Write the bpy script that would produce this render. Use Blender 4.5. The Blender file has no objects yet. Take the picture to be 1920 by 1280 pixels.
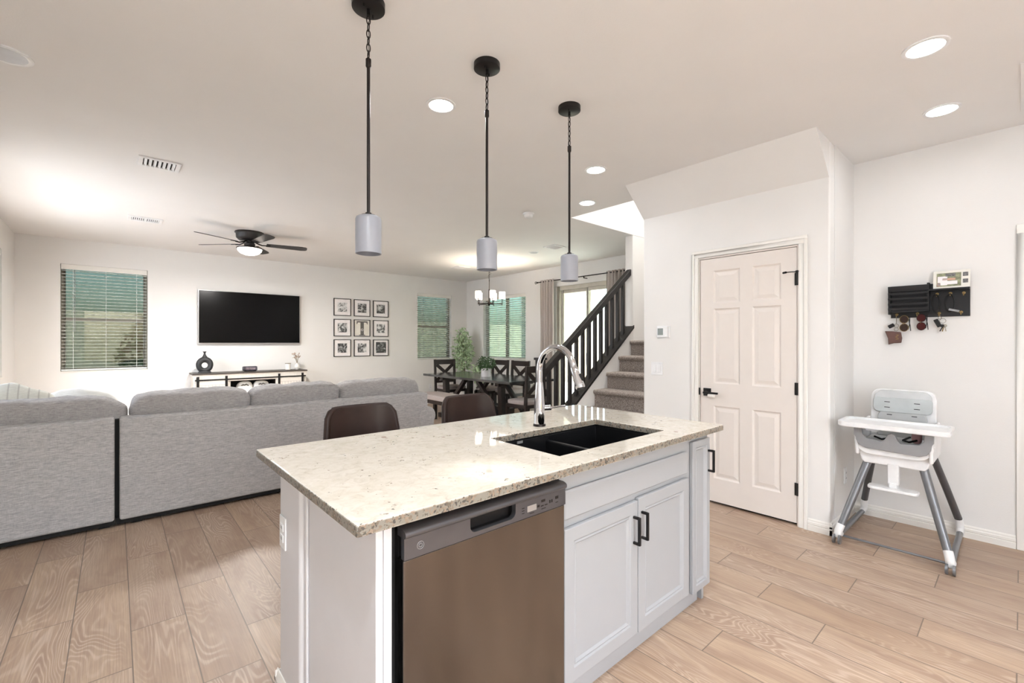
import bpy, bmesh, math, random
from mathutils import Vector, Matrix, noise

SC = bpy.context.scene
COL = SC.collection
PI = math.pi
R = math.radians
rnd = random.Random(7)
HC = 2.743

def lin(r, g, b):
    f = lambda c: (c/255/12.92) if c/255 <= .04045 else ((c/255+.055)/1.055)**2.4
    return (f(r), f(g), f(b), 1)

# ------------------------------------------------------------------ camera
cam_d = bpy.data.cameras.new('camera')
cam = bpy.data.objects.new('camera', cam_d); COL.objects.link(cam)
cam.location = (0, 0, 1.34)
cam.rotation_euler = (R(90), 0, R(-41.42))
cam_d.sensor_width = 36; cam_d.lens = 843/1920*36
cam_d.shift_y = 1.4/1920
cam_d.clip_start = .02
SC.camera = cam

# ------------------------------------------------------------------ world, sun, exposure
SC.view_settings.view_transform = 'Standard'
SC.view_settings.look = 'None'
SC.view_settings.gamma = 1
SC.view_settings.use_curve_mapping = False
SC.view_settings.exposure = 0.94
w = bpy.data.worlds.new('sky'); SC.world = w; w.use_nodes = True
nt = w.node_tree; nt.nodes.clear()
wo = nt.nodes.new('ShaderNodeOutputWorld'); wb = nt.nodes.new('ShaderNodeBackground')
sk = nt.nodes.new('ShaderNodeTexSky'); sk.sky_type = 'NISHITA'; sk.sun_disc = False
sk.sun_elevation = R(48); sk.sun_rotation = R(200); sk.dust_density = 3.5; sk.air_density = 1.0
nt.links.new(sk.outputs[0], wb.inputs[0]); nt.links.new(wb.outputs[0], wo.inputs[0])
wb.inputs[1].default_value = 0.85

SUN_ENERGY = 17.5
sd = bpy.data.lights.new('sun', 'SUN'); sd.energy = SUN_ENERGY; sd.angle = R(.6); sd.color = (.88, .935, 1)
so = bpy.data.objects.new('sun', sd); COL.objects.link(so)
so.rotation_euler = Vector((-.7, .12, -.8)).to_track_quat('-Z', 'Y').to_euler()

CAN_POWER = 5.0         # recessed lamps
CAN_COL = (.89, .94, 1.0)

# ------------------------------------------------------------------ materials
def newmat(name):
    m = bpy.data.materials.new(name); m.use_nodes = True
    return m, m.node_tree, m.node_tree.nodes['Principled BSDF']

def N(nt, t, **kw):
    n = nt.nodes.new(t)
    for k, v in kw.items(): setattr(n, k, v)
    return n

def mathn(nt, op, a, b=None, c=None):
    n = nt.nodes.new('ShaderNodeMath'); n.operation = op
    for i, v in enumerate((a, b, c)):
        if v is None: continue
        if isinstance(v, (int, float)): n.inputs[i].default_value = v
        else: nt.links.new(v, n.inputs[i])
    return n.outputs[0]

def ramp(nt, fac, stops, interp='LINEAR'):
    n = nt.nodes.new('ShaderNodeValToRGB'); n.color_ramp.interpolation = interp
    e = n.color_ramp.elements
    e[0].position, e[0].color = stops[0]; e[1].position, e[1].color = stops[-1]
    for p, c in stops[1:-1]:
        k = e.new(p); k.color = c
    nt.links.new(fac, n.inputs[0])
    return n.outputs[0]

def mix(nt, fac, a, b, bt='MIX'):
    n = nt.nodes.new('ShaderNodeMix'); n.data_type = 'RGBA'; n.blend_type = bt
    for i, v in ((0, fac), (6, a), (7, b)):
        if isinstance(v, (int, float)): n.inputs[i].default_value = v
        elif isinstance(v, tuple): n.inputs[i].default_value = v
        else: nt.links.new(v, n.inputs[i])
    return n.outputs[2]

def coords(nt, scale=(1, 1, 1), kind='Object'):
    t = nt.nodes.new('ShaderNodeTexCoord'); m = nt.nodes.new('ShaderNodeMapping')
    m.inputs['Scale'].default_value = scale
    nt.links.new(t.outputs[kind], m.inputs[0])
    return m.outputs[0]

def noisen(nt, vec, scale, detail=3, rough=.5, dist=0, out=0):
    n = nt.nodes.new('ShaderNodeTexNoise'); n.inputs['Scale'].default_value = scale
    n.inputs['Detail'].default_value = detail; n.inputs['Roughness'].default_value = rough
    n.inputs['Distortion'].default_value = dist
    nt.links.new(vec, n.inputs['Vector'])
    return n.outputs[out]

def bump(nt, b, h, strength, dist=.01):
    n = nt.nodes.new('ShaderNodeBump'); n.inputs['Strength'].default_value = strength
    n.inputs['Distance'].default_value = dist
    nt.links.new(h, n.inputs['Height']); nt.links.new(n.outputs[0], b.inputs['Normal'])

def simple(name, col, rough=.5, metal=0, var=.06, vscale=12, bmp=0, bscale=80, spec=.5, coat=0, scale=(1, 1, 1)):
    m, nt, b = newmat(name)
    v = coords(nt, scale)
    nn = noisen(nt, v, vscale, 4)
    lo = tuple(c*(1-var) for c in col[:3])+(1,); hi = tuple(min(1, c*(1+var)) for c in col[:3])+(1,)
    nt.links.new(ramp(nt, nn, [(.3, lo), (.7, hi)]), b.inputs['Base Color'])
    b.inputs['Roughness'].default_value = rough; b.inputs['Metallic'].default_value = metal
    b.inputs['Specular IOR Level'].default_value = spec; b.inputs['Coat Weight'].default_value = coat
    b.inputs['Coat Roughness'].default_value = .05
    if bmp: bump(nt, b, noisen(nt, v, bscale, 3), bmp, .004)
    return m

def emis(name, col, strength):
    m, nt, b = newmat(name)
    b.inputs['Base Color'].default_value = col
    b.inputs['Emission Color'].default_value = col; b.inputs['Emission Strength'].default_value = strength
    b.inputs['Roughness'].default_value = .4
    return m

M = {}
M['wall'] = simple('wall_paint', lin(233, 231, 228), .75, var=.012, vscale=3, bmp=.12, bscale=160, spec=.3)
M['ceil'] = simple('ceiling_paint', lin(238, 236, 234), .85, var=.012, vscale=2, bmp=.12, bscale=140, spec=.2)
M['trim'] = simple('trim_paint', lin(236, 233, 227), .4, var=.01)
M['door'] = simple('door_paint', lin(228, 220, 213), .42, var=.01)
M['cab'] = simple('cabinet_paint', lin(158, 160, 163), .38, var=.01)
M['islandwall'] = simple('island_wall_paint', lin(214, 213, 215), .55, var=.01)
M['black'] = simple('black_metal', lin(28, 26, 26), .42, .3)
M['bronze'] = simple('dark_bronze', lin(40, 34, 32), .38, .6)
M['plastic'] = simple('white_plastic', lin(236, 236, 236), .35)
M['dark'] = simple('dark_parts_and_shade', lin(12, 12, 12), .8)  # near-black for dark parts, and for shade painted into gaps
M['chrome'] = simple('polished_chrome', lin(205, 205, 208), .06, 1.0, var=.02)
M['sink'] = simple('black_composite', lin(17, 17, 19), .38, bmp=.08, bscale=600, spec=.35)
M['leather'] = simple('brown_leather', lin(48, 33, 28), .45, spec=.3, var=.2, vscale=9, bmp=.15, bscale=220)
M['rail'] = simple('dark_stained_wood', lin(34, 31, 30), .42, spec=.3, var=.2, scale=(4, 4, 4))
M['chairwood'] = simple('espresso_wood', lin(42, 34, 32), .4, spec=.35, var=.2, vscale=9)
M['tablewood'] = simple('dark_table_wood', lin(62, 62, 62), .13, var=.3, vscale=6, scale=(9, .8, 1), spec=.8)
M['seatcloth'] = simple('taupe_seat_cloth', lin(160, 150, 146), .85, var=.06, vscale=60, bmp=.2, bscale=300)
M['curtain'] = simple('greige_curtain', lin(196, 186, 180), .85, var=.04, vscale=50, bmp=.15, bscale=300)
M['slat'] = simple('blind_slat', lin(240, 244, 240), .45)
M['winframe'] = simple('window_frame_taupe', lin(146, 140, 128), .5)
M['slidframe'] = simple('patio_door_frame', lin(196, 190, 178), .45)
M['tv'] = simple('tv_screen', lin(4, 4, 5), .2, var=0, spec=.2)
M['silver'] = simple('silver_bezel', lin(190, 190, 190), .3, .7)
M['console'] = simple('white_wash_wood', lin(225, 219, 210), .55, var=.05, vscale=8, scale=(6, 6, .6))
M['consoletop'] = simple('grey_wood_top', lin(70, 64, 60), .5, var=.2, vscale=8, scale=(.8, 8, 8))
M['vase'] = simple('black_ceramic', lin(44, 45, 47), .55, var=.1, bmp=.1)
M['ceram'] = simple('white_ceramic', lin(230, 226, 220), .4)
M['pot'] = simple('matte_white_pot', lin(205, 203, 204), .6)
M['shade'] = simple('frosted_grey_glass', lin(152, 155, 164), .35, var=.02)
M['leafdk'] = simple('green_leaf', lin(66, 96, 58), .5, var=.5, vscale=18)
M['leaflt'] = simple('pale_green_leaf', lin(176, 198, 158), .5, var=.45, vscale=18)
M['leafyel'] = simple('bright_leaf', lin(190, 230, 60), .5, var=.3, vscale=9)
M['bark'] = simple('grey_bark', lin(150, 138, 118), .8, var=.3, vscale=30, scale=(1, 1, .2))
M['soil'] = simple('soil', lin(60, 48, 38), .9, var=.3, vscale=40)
M['greyplas'] = simple('mid_grey_plastic', lin(150, 151, 153), .4)
M['lgreyplas'] = simple('light_grey_pad', lin(198, 200, 200), .5)
M['alu'] = simple('grey_tube_metal', lin(128, 130, 134), .32, .55)
M['fandark'] = simple('fan_dark_finish', lin(52, 50, 50), .35, .3)
M['rackblack'] = simple('black_painted_wood', lin(15, 16, 20), .5)
M['brass'] = simple('aged_brass', lin(150, 128, 86), .35, .9)
M['pouch'] = simple('brown_pouch_leather', lin(98, 68, 60), .5)
M['amber'] = simple('brown_tinted_lens', lin(58, 42, 36), .3, spec=.2)
M['redlens'] = simple('red_tinted_lens', lin(74, 26, 26), .3, spec=.2)
M['steelkey'] = simple('key_steel', lin(170, 165, 155), .25, .9)
M['pink'] = simple('pink_cloth', lin(190, 150, 155), .8)
M['paper'] = simple('magazine_paper', lin(232, 228, 218), .5)
M['skin'] = simple('printed_tan', lin(205, 160, 135), .5)
M['print_green'] = simple('printed_green', lin(140, 142, 112), .5, var=.5, vscale=40)
M['print_grey'] = simple('printed_grey', lin(110, 108, 106), .5, var=.6, vscale=120)
M['print_white'] = simple('printed_white', lin(245, 240, 240), .5)
M['stucco'] = simple('patio_stucco', lin(215, 212, 204), .9, var=.06, bmp=.3, bscale=60)
M['fence'] = simple('garden_block_wall', lin(205, 200, 186), .9, var=.12, vscale=5, bmp=.3, bscale=30)
M['bouncewall'] = simple('bounce_wall_stucco', lin(232, 230, 228), .9, var=.03)
M['ground'] = simple('garden_gravel', lin(186, 180, 170), .95, var=.25, vscale=30)
M['patio'] = simple('patio_concrete', lin(190, 188, 180), .9, var=.08)
M['grass'] = simple('lawn', lin(110, 140, 80), .95, var=.3, vscale=20)
M['screen'] = simple('lcd_grey', lin(130, 138, 134), .3)
M['lampglass'] = emis('lit_lamp_glass', (1, .88, .74, 1), 2.0)
M['fanglass'] = emis('lit_fan_bowl', (1, .90, .80, 1), 2.6)
M['diffuser'] = emis('lit_lamp_diffuser', (1, .97, .93, 1), 9)
M['unlit'] = simple('unlit_reflector', lin(190, 192, 196), .3)
M['striped'] = None

def fabric(name, c1, c2, sc=(1, 1, 1), stripes=False):
    m, nt, b = newmat(name)
    v = coords(nt, (26*sc[0], 26*sc[1], 300*sc[2]))
    n1 = noisen(nt, v, 1.0, 5, .75)
    v2 = coords(nt, (260, 260, 30)); n2 = noisen(nt, v2, 1.0, 3, .7)
    s = mathn(nt, 'MULTIPLY_ADD', n2, .22, mathn(nt, 'MULTIPLY', n1, .78))
    col = ramp(nt, s, [(.34, c1), (.5, tuple((a+b_)/2 for a, b_ in zip(c1, c2))), (.66, c2)])
    if stripes:
        w_ = nt.nodes.new('ShaderNodeTexWave'); w_.inputs['Scale'].default_value = 6; w_.inputs['Distortion'].default_value = .6
        nt.links.new(coords(nt, (1, .4, .2)), w_.inputs[0])
        col = mix(nt, ramp(nt, w_.outputs['Fac'], [(.88, (0, 0, 0, 1)), (.99, (.5, .5, .5, 1))]), col, lin(160, 156, 150))
    nt.links.new(col, b.inputs['Base Color'])
    b.inputs['Roughness'].default_value = .92; b.inputs['Specular IOR Level'].default_value = .2
    b.inputs['Sheen Weight'].default_value = .15
    bump(nt, b, s, .35, .003)
    return m
M['sofa'] = fabric('heather_grey_upholstery', lin(140, 138, 140), lin(208, 206, 205))
M['sofacush'] = fabric('heather_grey_cushion', lin(128, 125, 126), lin(192, 189, 188))
M['whitepillow'] = fabric('white_pillow_cloth', lin(225, 225, 220), lin(245, 245, 242))
M['striped'] = fabric('striped_pillow_cloth', lin(205, 205, 196), lin(232, 232, 224), stripes=True)

def carpet():
    m, nt, b = newmat('stair_carpet')
    v = coords(nt); n1 = noisen(nt, v, 90, 6, .75); n2 = noisen(nt, v, 420, 3, .7)
    s = mathn(nt, 'MULTIPLY_ADD', n2, .5, mathn(nt, 'MULTIPLY', n1, .5))
    nt.links.new(ramp(nt, s, [(.40, lin(92, 83, 78)), (.5, lin(166, 154, 146)), (.60, lin(222, 212, 203))]), b.inputs['Base Color'])
    b.inputs['Roughness'].default_value = 1; b.inputs['Specular IOR Level'].default_value = .1
    bump(nt, b, s, .9, .012)
    return m
M['carpet'] = carpet()

def granite():
    m, nt, b = newmat('speckled_granite')
    v = coords(nt)
    big = noisen(nt, v, 5.5, 5, .6, 1.2)
    mid = noisen(nt, v, 26, 6, .7, .8)
    fine = noisen(nt, v, 110, 4, .7)
    base = ramp(nt, mid, [(.26, lin(196, 186, 170)), (.40, lin(219, 211, 196)), (.52, lin(228, 221, 208)), (.75, lin(234, 228, 217))])
    base = mix(nt, ramp(nt, big, [(.42, (0, 0, 0, 1)), (.66, (.30, .30, .30, 1))]), base, lin(208, 198, 176))
    vo = nt.nodes.new('ShaderNodeTexVoronoi'); vo.inputs['Scale'].default_value = 150
    vd = nt.nodes.new('ShaderNodeVectorMath'); vd.operation = 'ADD'
    nt.links.new(v, vd.inputs[0])
    sc = nt.nodes.new('ShaderNodeVectorMath'); sc.operation = 'SCALE'; sc.inputs['Scale'].default_value = .02
    nt.links.new(noisen(nt, v, 60, 3, out=1), sc.inputs[0]); nt.links.new(sc.outputs[0], vd.inputs[1])
    nt.links.new(vd.outputs[0], vo.inputs['Vector'])
    sep = nt.nodes.new('ShaderNodeSeparateColor'); nt.links.new(vo.outputs['Color'], sep.inputs[0])
    # clusters of dark mineral, denser on the sawn edge than on the polished face
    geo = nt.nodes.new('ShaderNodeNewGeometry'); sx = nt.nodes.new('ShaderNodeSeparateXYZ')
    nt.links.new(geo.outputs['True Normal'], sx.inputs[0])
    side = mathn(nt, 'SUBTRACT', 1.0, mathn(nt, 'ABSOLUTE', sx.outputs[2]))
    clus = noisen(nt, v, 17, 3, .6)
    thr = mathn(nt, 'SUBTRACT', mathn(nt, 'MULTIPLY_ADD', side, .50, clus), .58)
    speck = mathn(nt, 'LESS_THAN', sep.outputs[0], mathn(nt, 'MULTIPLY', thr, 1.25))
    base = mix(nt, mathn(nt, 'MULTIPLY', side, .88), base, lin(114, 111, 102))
    col = mix(nt, mathn(nt, 'MULTIPLY', speck, .8), base, ramp(nt, sep.outputs[1], [(.2, lin(40, 36, 34)), (.55, lin(122, 106, 88)), (.9, lin(150, 128, 110))]))
    red = mathn(nt, 'GREATER_THAN', noisen(nt, v, 9, 1.5), .735)
    col = mix(nt, mathn(nt, 'MULTIPLY', red, .55), col, lin(150, 110, 98))
    col = mix(nt, ramp(nt, fine, [(.55, (0, 0, 0, 1)), (.8, (.22, .22, .22, 1))]), col, lin(160, 148, 130))
    nt.links.new(col, b.inputs['Base Color'])
    b.inputs['Specular IOR Level'].default_value = .8
    nt.links.new(mathn(nt, 'MULTIPLY_ADD', side, .38, .035), b.inputs['Roughness'])
    return m
M['granite'] = granite()

def steel():
    m, nt, b = newmat('brushed_stainless')
    v = coords(nt, (1.0, 1, 900)); n1 = noisen(nt, v, 1, 3)
    v2 = coords(nt, (3, 1, .6)); n2 = noisen(nt, v2, 1.2, 2)
    nt.links.new(ramp(nt, n2, [(.3, lin(104, 99, 95)), (.7, lin(140, 134, 128))]), b.inputs['Base Color'])
    b.inputs['Metallic'].default_value = 1; b.inputs['Anisotropic'].default_value = .75
    b.inputs['Anisotropic Rotation'].default_value = 0.25
    tn = nt.nodes.new('ShaderNodeTangent'); tn.direction_type = 'RADIAL'; tn.axis = 'Z'
    nt.links.new(tn.outputs[0], b.inputs['Tangent'])
    nt.links.new(mathn(nt, 'MULTIPLY_ADD', n1, .03, .20), b.inputs['Roughness'])
    bump(nt, b, noisen(nt, coords(nt, (5, 1, .45)), 1.0, 2), .6, .02)
    return m
M['steel'] = steel()
M['panelgrey'] = simple('control_panel_grey', lin(104, 104, 108), .32, .75)
M['badge'] = simple('badge_grey', lin(140, 140, 142), .4, .3)

def floor_mat():
    m, nt, b = newmat('wood_look_plank_tile')
    t = nt.nodes.new('ShaderNodeTexCoord'); s = nt.nodes.new('ShaderNodeSeparateXYZ')
    nt.links.new(t.outputs['Object'], s.inputs[0])
    X, Y = s.outputs[0], s.outputs[1]
    u = mathn(nt, 'DIVIDE', mathn(nt, 'ADD', X, .018+.2065*60), .2065)
    cu = mathn(nt, 'FLOOR', u); fu = mathn(nt, 'FRACT', u)
    k = mathn(nt, 'MODULO', cu, 3.0)
    vv = mathn(nt, 'DIVIDE', mathn(nt, 'SUBTRACT', mathn(nt, 'ADD', Y, .906*20-2.474), mathn(nt, 'MULTIPLY', k, .302)), .906)
    cv = mathn(nt, 'FLOOR', vv); fv = mathn(nt, 'FRACT', vv)
    wn = nt.nodes.new('ShaderNodeTexWhiteNoise'); wn.noise_dimensions = '2D'
    cb = nt.nodes.new('ShaderNodeCombineXYZ'); nt.links.new(cu, cb.inputs[0]); nt.links.new(cv, cb.inputs[1])
    nt.links.new(cb.outputs[0], wn.inputs['Vector'])
    rv = wn.outputs['Value']
    # joint mask
    du = mathn(nt, 'MULTIPLY', mathn(nt, 'MINIMUM', fu, mathn(nt, 'SUBTRACT', 1.0, fu)), .2065)
    dv = mathn(nt, 'MULTIPLY', mathn(nt, 'MINIMUM', fv, mathn(nt, 'SUBTRACT', 1.0, fv)), .906)
    dm = mathn(nt, 'MINIMUM', du, dv)
    joint = mathn(nt, 'LESS_THAN', dm, .0023)
    # grain coordinates, shifted per plank
    gx = mathn(nt, 'MULTIPLY_ADD', rv, 37.0, X); gy = mathn(nt, 'MULTIPLY_ADD', rv, 91.0, Y)
    g = nt.nodes.new('ShaderNodeCombineXYZ'); nt.links.new(gx, g.inputs[0]); nt.links.new(gy, g.inputs[1])
    mp = nt.nodes.new('ShaderNodeMapping'); mp.inputs['Scale'].default_value = (5.0, .85, 1); nt.links.new(g.outputs[0], mp.inputs[0])
    ring = noisen(nt, mp.outputs[0], 1.0, 2, .45, .5)
    rs = mathn(nt, 'SINE', mathn(nt, 'MULTIPLY', ring, 230.0))
    mp2 = nt.nodes.new('ShaderNodeMapping'); mp2.inputs['Scale'].default_value = (160, 3.0, 1); nt.links.new(g.outputs[0], mp2.inputs[0])
    fib = noisen(nt, mp2.outputs[0], 1.0, 4, .65)
    mp3 = nt.nodes.new('ShaderNodeMapping'); mp3.inputs['Scale'].default_value = (7, 1.6, 1); nt.links.new(g.outputs[0], mp3.inputs[0])
    blot = noisen(nt, mp3.outputs[0], 1.0, 4, .6, .8)
    base = ramp(nt, rv, [(0, lin(172, 150, 131)), (.35, lin(190, 168, 147)), (.7, lin(200, 176, 151)), (1, lin(182, 157, 133))])
    base = mix(nt, ramp(nt, blot, [(.35, (.75, .75, .75, 1)), (.62, (0, 0, 0, 1))]), base, lin(160, 133, 114))
    gr = ramp(nt, mathn(nt, 'MULTIPLY_ADD', rs, .5, .5), [(.0, (0, 0, 0, 1)), (.55, (.1, .1, .1, 1)), (1, (1, 1, 1, 1))])
    gmask = noisen(nt, mp3.outputs[0], .6, 2)
    gm = ramp(nt, gmask, [(.42, (.02, .02, .02, 1)), (.62, (.5, .5, .5, 1))])
    gx_ = mathn(nt, 'MULTIPLY', gr, gm)
    base = mix(nt, gx_, base, lin(226, 208, 190))
    base = mix(nt, ramp(nt, fib, [(.4, (.38, .38, .38, 1)), (.6, (0, 0, 0, 1))]), base, lin(146, 120, 102))
    col = mix(nt, mathn(nt, 'MULTIPLY', joint, .9), base, lin(118, 104, 92))
    nt.links.new(col, b.inputs['Base Color'])
    nt.links.new(mathn(nt, 'MULTIPLY_ADD', fib, .15, .36), b.inputs['Roughness'])
    h = mathn(nt, 'SUBTRACT', mathn(nt, 'MULTIPLY', fib, .15), mathn(nt, 'MULTIPLY', joint, 1.0))
    bump(nt, b, h, .35, .003)
    return m
M['floor'] = floor_mat()

def glass(name, tint, gloss=.10):
    m = bpy.data.materials.new(name); m.use_nodes = True; nt = m.node_tree; nt.nodes.clear()
    o = nt.nodes.new('ShaderNodeOutputMaterial'); tr = nt.nodes.new('ShaderNodeBsdfTransparent'); gl = nt.nodes.new('ShaderNodeBsdfGlossy')
    tr.inputs[0].default_value = tint; gl.inputs['Roughness'].default_value = .01
    fr = nt.nodes.new('ShaderNodeFresnel'); fr.inputs[0].default_value = 1.5
    mx = nt.nodes.new('ShaderNodeMixShader')
    geo = nt.nodes.new('ShaderNodeNewGeometry')
    nt.links.new(mathn(nt, 'MULTIPLY', mathn(nt, 'MULTIPLY_ADD', fr.outputs[0], 1.0, gloss-.04), mathn(nt, 'SUBTRACT', 1.0, geo.outputs['Backfacing'])), mx.inputs[0])
    nt.links.new(tr.outputs[0], mx.inputs[1]); nt.links.new(gl.outputs[0], mx.inputs[2]); nt.links.new(mx.outputs[0], o.inputs[0])
    return m
M['winglass'] = glass('green_tinted_glass', (.21, .235, .21, 1), .04)
M['winglass_pale'] = glass('pale_tinted_glass', (.32, .38, .34, 1), .05)  # copy of the window glass, tinted paler to lift the shaded patio view
M['clearglass'] = glass('clear_glass', (.96, .975, .98, 1), .05)
M['doorglass'] = glass('patio_glass', (.93, .97, .91, 1), .06)

def photo(i):
    m, nt, b = newmat('monochrome_photo_%d' % i)
    t = nt.nodes.new('ShaderNodeTexCoord'); mp = nt.nodes.new('ShaderNodeMapping')
    mp.inputs['Location'].default_value = (i*3.7, i*1.3, i*2.1); nt.links.new(t.outputs['Object'], mp.inputs[0])
    n1 = noisen(nt, mp.outputs[0], 13, 3, .6, 1.2)
    lo = [.30, .44, .46, .36, .5, .36, .42, .38, .48][i]
    nt.links.new(ramp(nt, n1, [(lo, lin(58, 58, 60)), (lo+.10, lin(128, 128, 128)), (lo+.26, lin(232, 232, 232))]), b.inputs['Base Color'])
    b.inputs['Roughness'].default_value = .3
    return m

# ------------------------------------------------------------------ mesh helpers
class MB:
    def __init__(s): s.v = []; s.f = []
    def add(s, vs, fs, mat=None):
        o = len(s.v)
        s.v += [tuple(mat @ Vector(p)) if mat else tuple(p) for p in vs]
        s.f += [tuple(i+o for i in f) for f in fs]
        return s
    def box(s, x0, x1, y0, y1, z0, z1, mat=None):
        if x0 > x1: x0, x1 = x1, x0
        if y0 > y1: y0, y1 = y1, y0
        if z0 > z1: z0, z1 = z1, z0
        v = [(x0, y0, z0), (x1, y0, z0), (x1, y1, z0), (x0, y1, z0), (x0, y0, z1), (x1, y0, z1), (x1, y1, z1), (x0, y1, z1)]
        return s.add(v, [(0, 3, 2, 1), (4, 5, 6, 7), (0, 1, 5, 4), (1, 2, 6, 5), (2, 3, 7, 6), (3, 0, 4, 7)], mat)
    def cbox(s, c, d, rot=None):
        m = Matrix.Translation(c) @ (rot.to_4x4() if rot else Matrix())
        return s.box(-d[0]/2, d[0]/2, -d[1]/2, d[1]/2, -d[2]/2, d[2]/2, m)
    def beam(s, p0, p1, w, h, up=(0, 0, 1)):
        p0 = Vector(p0); p1 = Vector(p1); d = (p1-p0); L = d.length; d.normalize()
        u = Vector(up); r = d.cross(u)
        if r.length < 1e-4: r = d.cross(Vector((1, 0, 0)))
        r.normalize(); u = r.cross(d)
        m = Matrix((r, d, u)).transposed().to_4x4(); m.translation = p0
        return s.box(-w/2, w/2, 0, L, -h/2, h/2, m)
    def tube(s, pts, r, n=10, caps=True, closed=False):
        pts = [Vector(p) for p in pts]; k = len(pts)
        rr = r if isinstance(r, (list, tuple)) else [r]*k
        vs = []; fs = []; prev = None
        for i, p in enumerate(pts):
            if closed: t = pts[(i+1) % k]-pts[i-1]
            else: t = (pts[min(i+1, k-1)]-pts[max(i-1, 0)])
            t.normalize()
            if prev is None:
                a = Vector((0, 0, 1)) if abs(t.z) < .9 else Vector((1, 0, 0))
                nn = t.cross(a).normalized()
            else:
                nn = (prev-t*prev.dot(t)).normalized()
            prev = nn; bb = t.cross(nn)
            for j in range(n):
                a = 2*PI*j/n
                vs.append(p+(nn*math.cos(a)+bb*math.sin(a))*rr[i])
        m = k if closed else k-1
        for i in range(m):
            for j in range(n):
                a = i*n+j; b_ = i*n+(j+1) % n; c = ((i+1) % k)*n+(j+1) % n; d = ((i+1) % k)*n+j
                fs.append((a, b_, c, d))
        if caps and not closed:
            fs.append(tuple(range(n))[::-1]); fs.append(tuple((k-1)*n+j for j in range(n)))
        return s.add(vs, fs)
    def cyl(s, p0, p1, r, n=20): return s.tube([p0, p1], r, n)
    def lathe(s, prof, c=(0, 0, 0), n=32, sx=1, sy=1, mat=None):
        vs = []; fs = []
        for r_, z in prof:
            for j in range(n):
                a = 2*PI*j/n
                vs.append((c[0]+max(r_, 1e-5)*sx*math.cos(a), c[1]+max(r_, 1e-5)*sy*math.sin(a), c[2]+z))
        for i in range(len(prof)-1):
            for j in range(n):
                fs.append((i*n+j, i*n+(j+1) % n, (i+1)*n+(j+1) % n, (i+1)*n+j))
        return s.add(vs, fs, mat)
    def prism(s, poly, axis, a, b):
        # poly in (y,z) for axis x, (x,z) for axis y, (x,y) for axis z
        def P(p, t): return {'x': (t, p[0], p[1]), 'y': (p[0], t, p[1]), 'z': (p[0], p[1], t)}[axis]
        n = len(poly)
        vs = [P(p, a) for p in poly]+[P(p, b) for p in poly]
        fs = [tuple(range(n))[::-1], tuple(range(n, 2*n))]+[(i, (i+1) % n, n+(i+1) % n, n+i) for i in range(n)]
        return s.add(vs, fs)
    def torus(s, c, R1, r, axis='z', n=20, m=8, sx=1, sy=1):
        pts = []
        for i in range(n):
            a = 2*PI*i/n; x = R1*sx*math.cos(a); y = R1*sy*math.sin(a)
            pts.append({'z': (c[0]+x, c[1]+y, c[2]), 'y': (c[0]+x, c[1], c[2]+y), 'x': (c[0], c[1]+x, c[2]+y)}[axis])
        return s.tube(pts, r, m, closed=True)
    def soft(s, c, d, p=5, n=12, wr=.0, seed=0, rot=None):
        # pillow shaped block: superellipsoid of exponent p with light wrinkles
        idx = {}; vs = []; fs = []
        def vert(q):
            k = tuple(round(a, 5) for a in q)
            if k in idx: return idx[k]
            x, y, z = q
            L = (abs(x)**p+abs(y)**p+abs(z)**p)**(1/p)
            x, y, z = x/L, y/L, z/L
            v = Vector((x*d[0]/2, y*d[1]/2, z*d[2]/2))
            if wr:
                nn = noise.noise(Vector((v.x*7+seed*5.1, v.y*7, v.z*7)))+.5*noise.noise(Vector((v.x*19+seed, v.y*19, v.z*19)))
                v += Vector((x, y, z))*nn*wr
            if rot: v = rot @ v
            idx[k] = len(vs); vs.append(v+Vector(c)); return idx[k]
        g = [-1+2*i/n for i in range(n+1)]
        for ax in range(3):
            for sg in (-1, 1):
                for i in range(n):
                    for j in range(n):
                        q = []
                        for a, b_ in ((g[i], g[j]), (g[i+1], g[j]), (g[i+1], g[j+1]), (g[i], g[j+1])):
                            t = [0, 0, 0]; t[ax] = sg; t[(ax+1) % 3] = a; t[(ax+2) % 3] = b_
                            q.append(vert(t))
                        fs.append(tuple(q) if sg > 0 else tuple(q[::-1]))
        return s.add(vs, fs)
    def wall(s, axis, t0, t1, u0, u1, z0, z1, holes=()):
        # slab across `axis` from t0 to t1, spanning u and z, with rectangular holes (ua,ub,za,zb)
        us = sorted({u0, u1, *[h[0] for h in holes], *[h[1] for h in holes]}); zs = sorted({z0, z1, *[h[2] for h in holes], *[h[3] for h in holes]})
        us = [u for u in us if u0 <= u <= u1]; zs = [z for z in zs if z0 <= z <= z1]
        nu, nz = len(us)-1, len(zs)-1
        sol = [[not any(h[0] < (us[i]+us[i+1])/2 < h[1] and h[2] < (zs[j]+zs[j+1])/2 < h[3] for h in holes) for j in range(nz)] for i in range(nu)]
        P = (lambda t, u, z: (t, u, z)) if axis == 'x' else ((lambda t, u, z: (u, t, z)) if axis == 'y' else (lambda t, u, z: (u, z, t)))
        S = lambda i, j: 0 <= i < nu and 0 <= j < nz and sol[i][j]
        for i in range(nu):
            for j in range(nz):
                if not sol[i][j]: continue
                a, b_, c, d = us[i], us[i+1], zs[j], zs[j+1]
                q = [P(t0, a, c), P(t0, b_, c), P(t0, b_, d), P(t0, a, d), P(t1, a, c), P(t1, b_, c), P(t1, b_, d), P(t1, a, d)]
                f = [(0, 1, 2, 3), (7, 6, 5, 4)]
                if not S(i-1, j): f.append((0, 3, 7, 4))
                if not S(i+1, j): f.append((1, 5, 6, 2))
                if not S(i, j-1): f.append((0, 4, 5, 1))
                if not S(i, j+1): f.append((3, 2, 6, 7))
                s.add(q, f)
        return s
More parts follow.
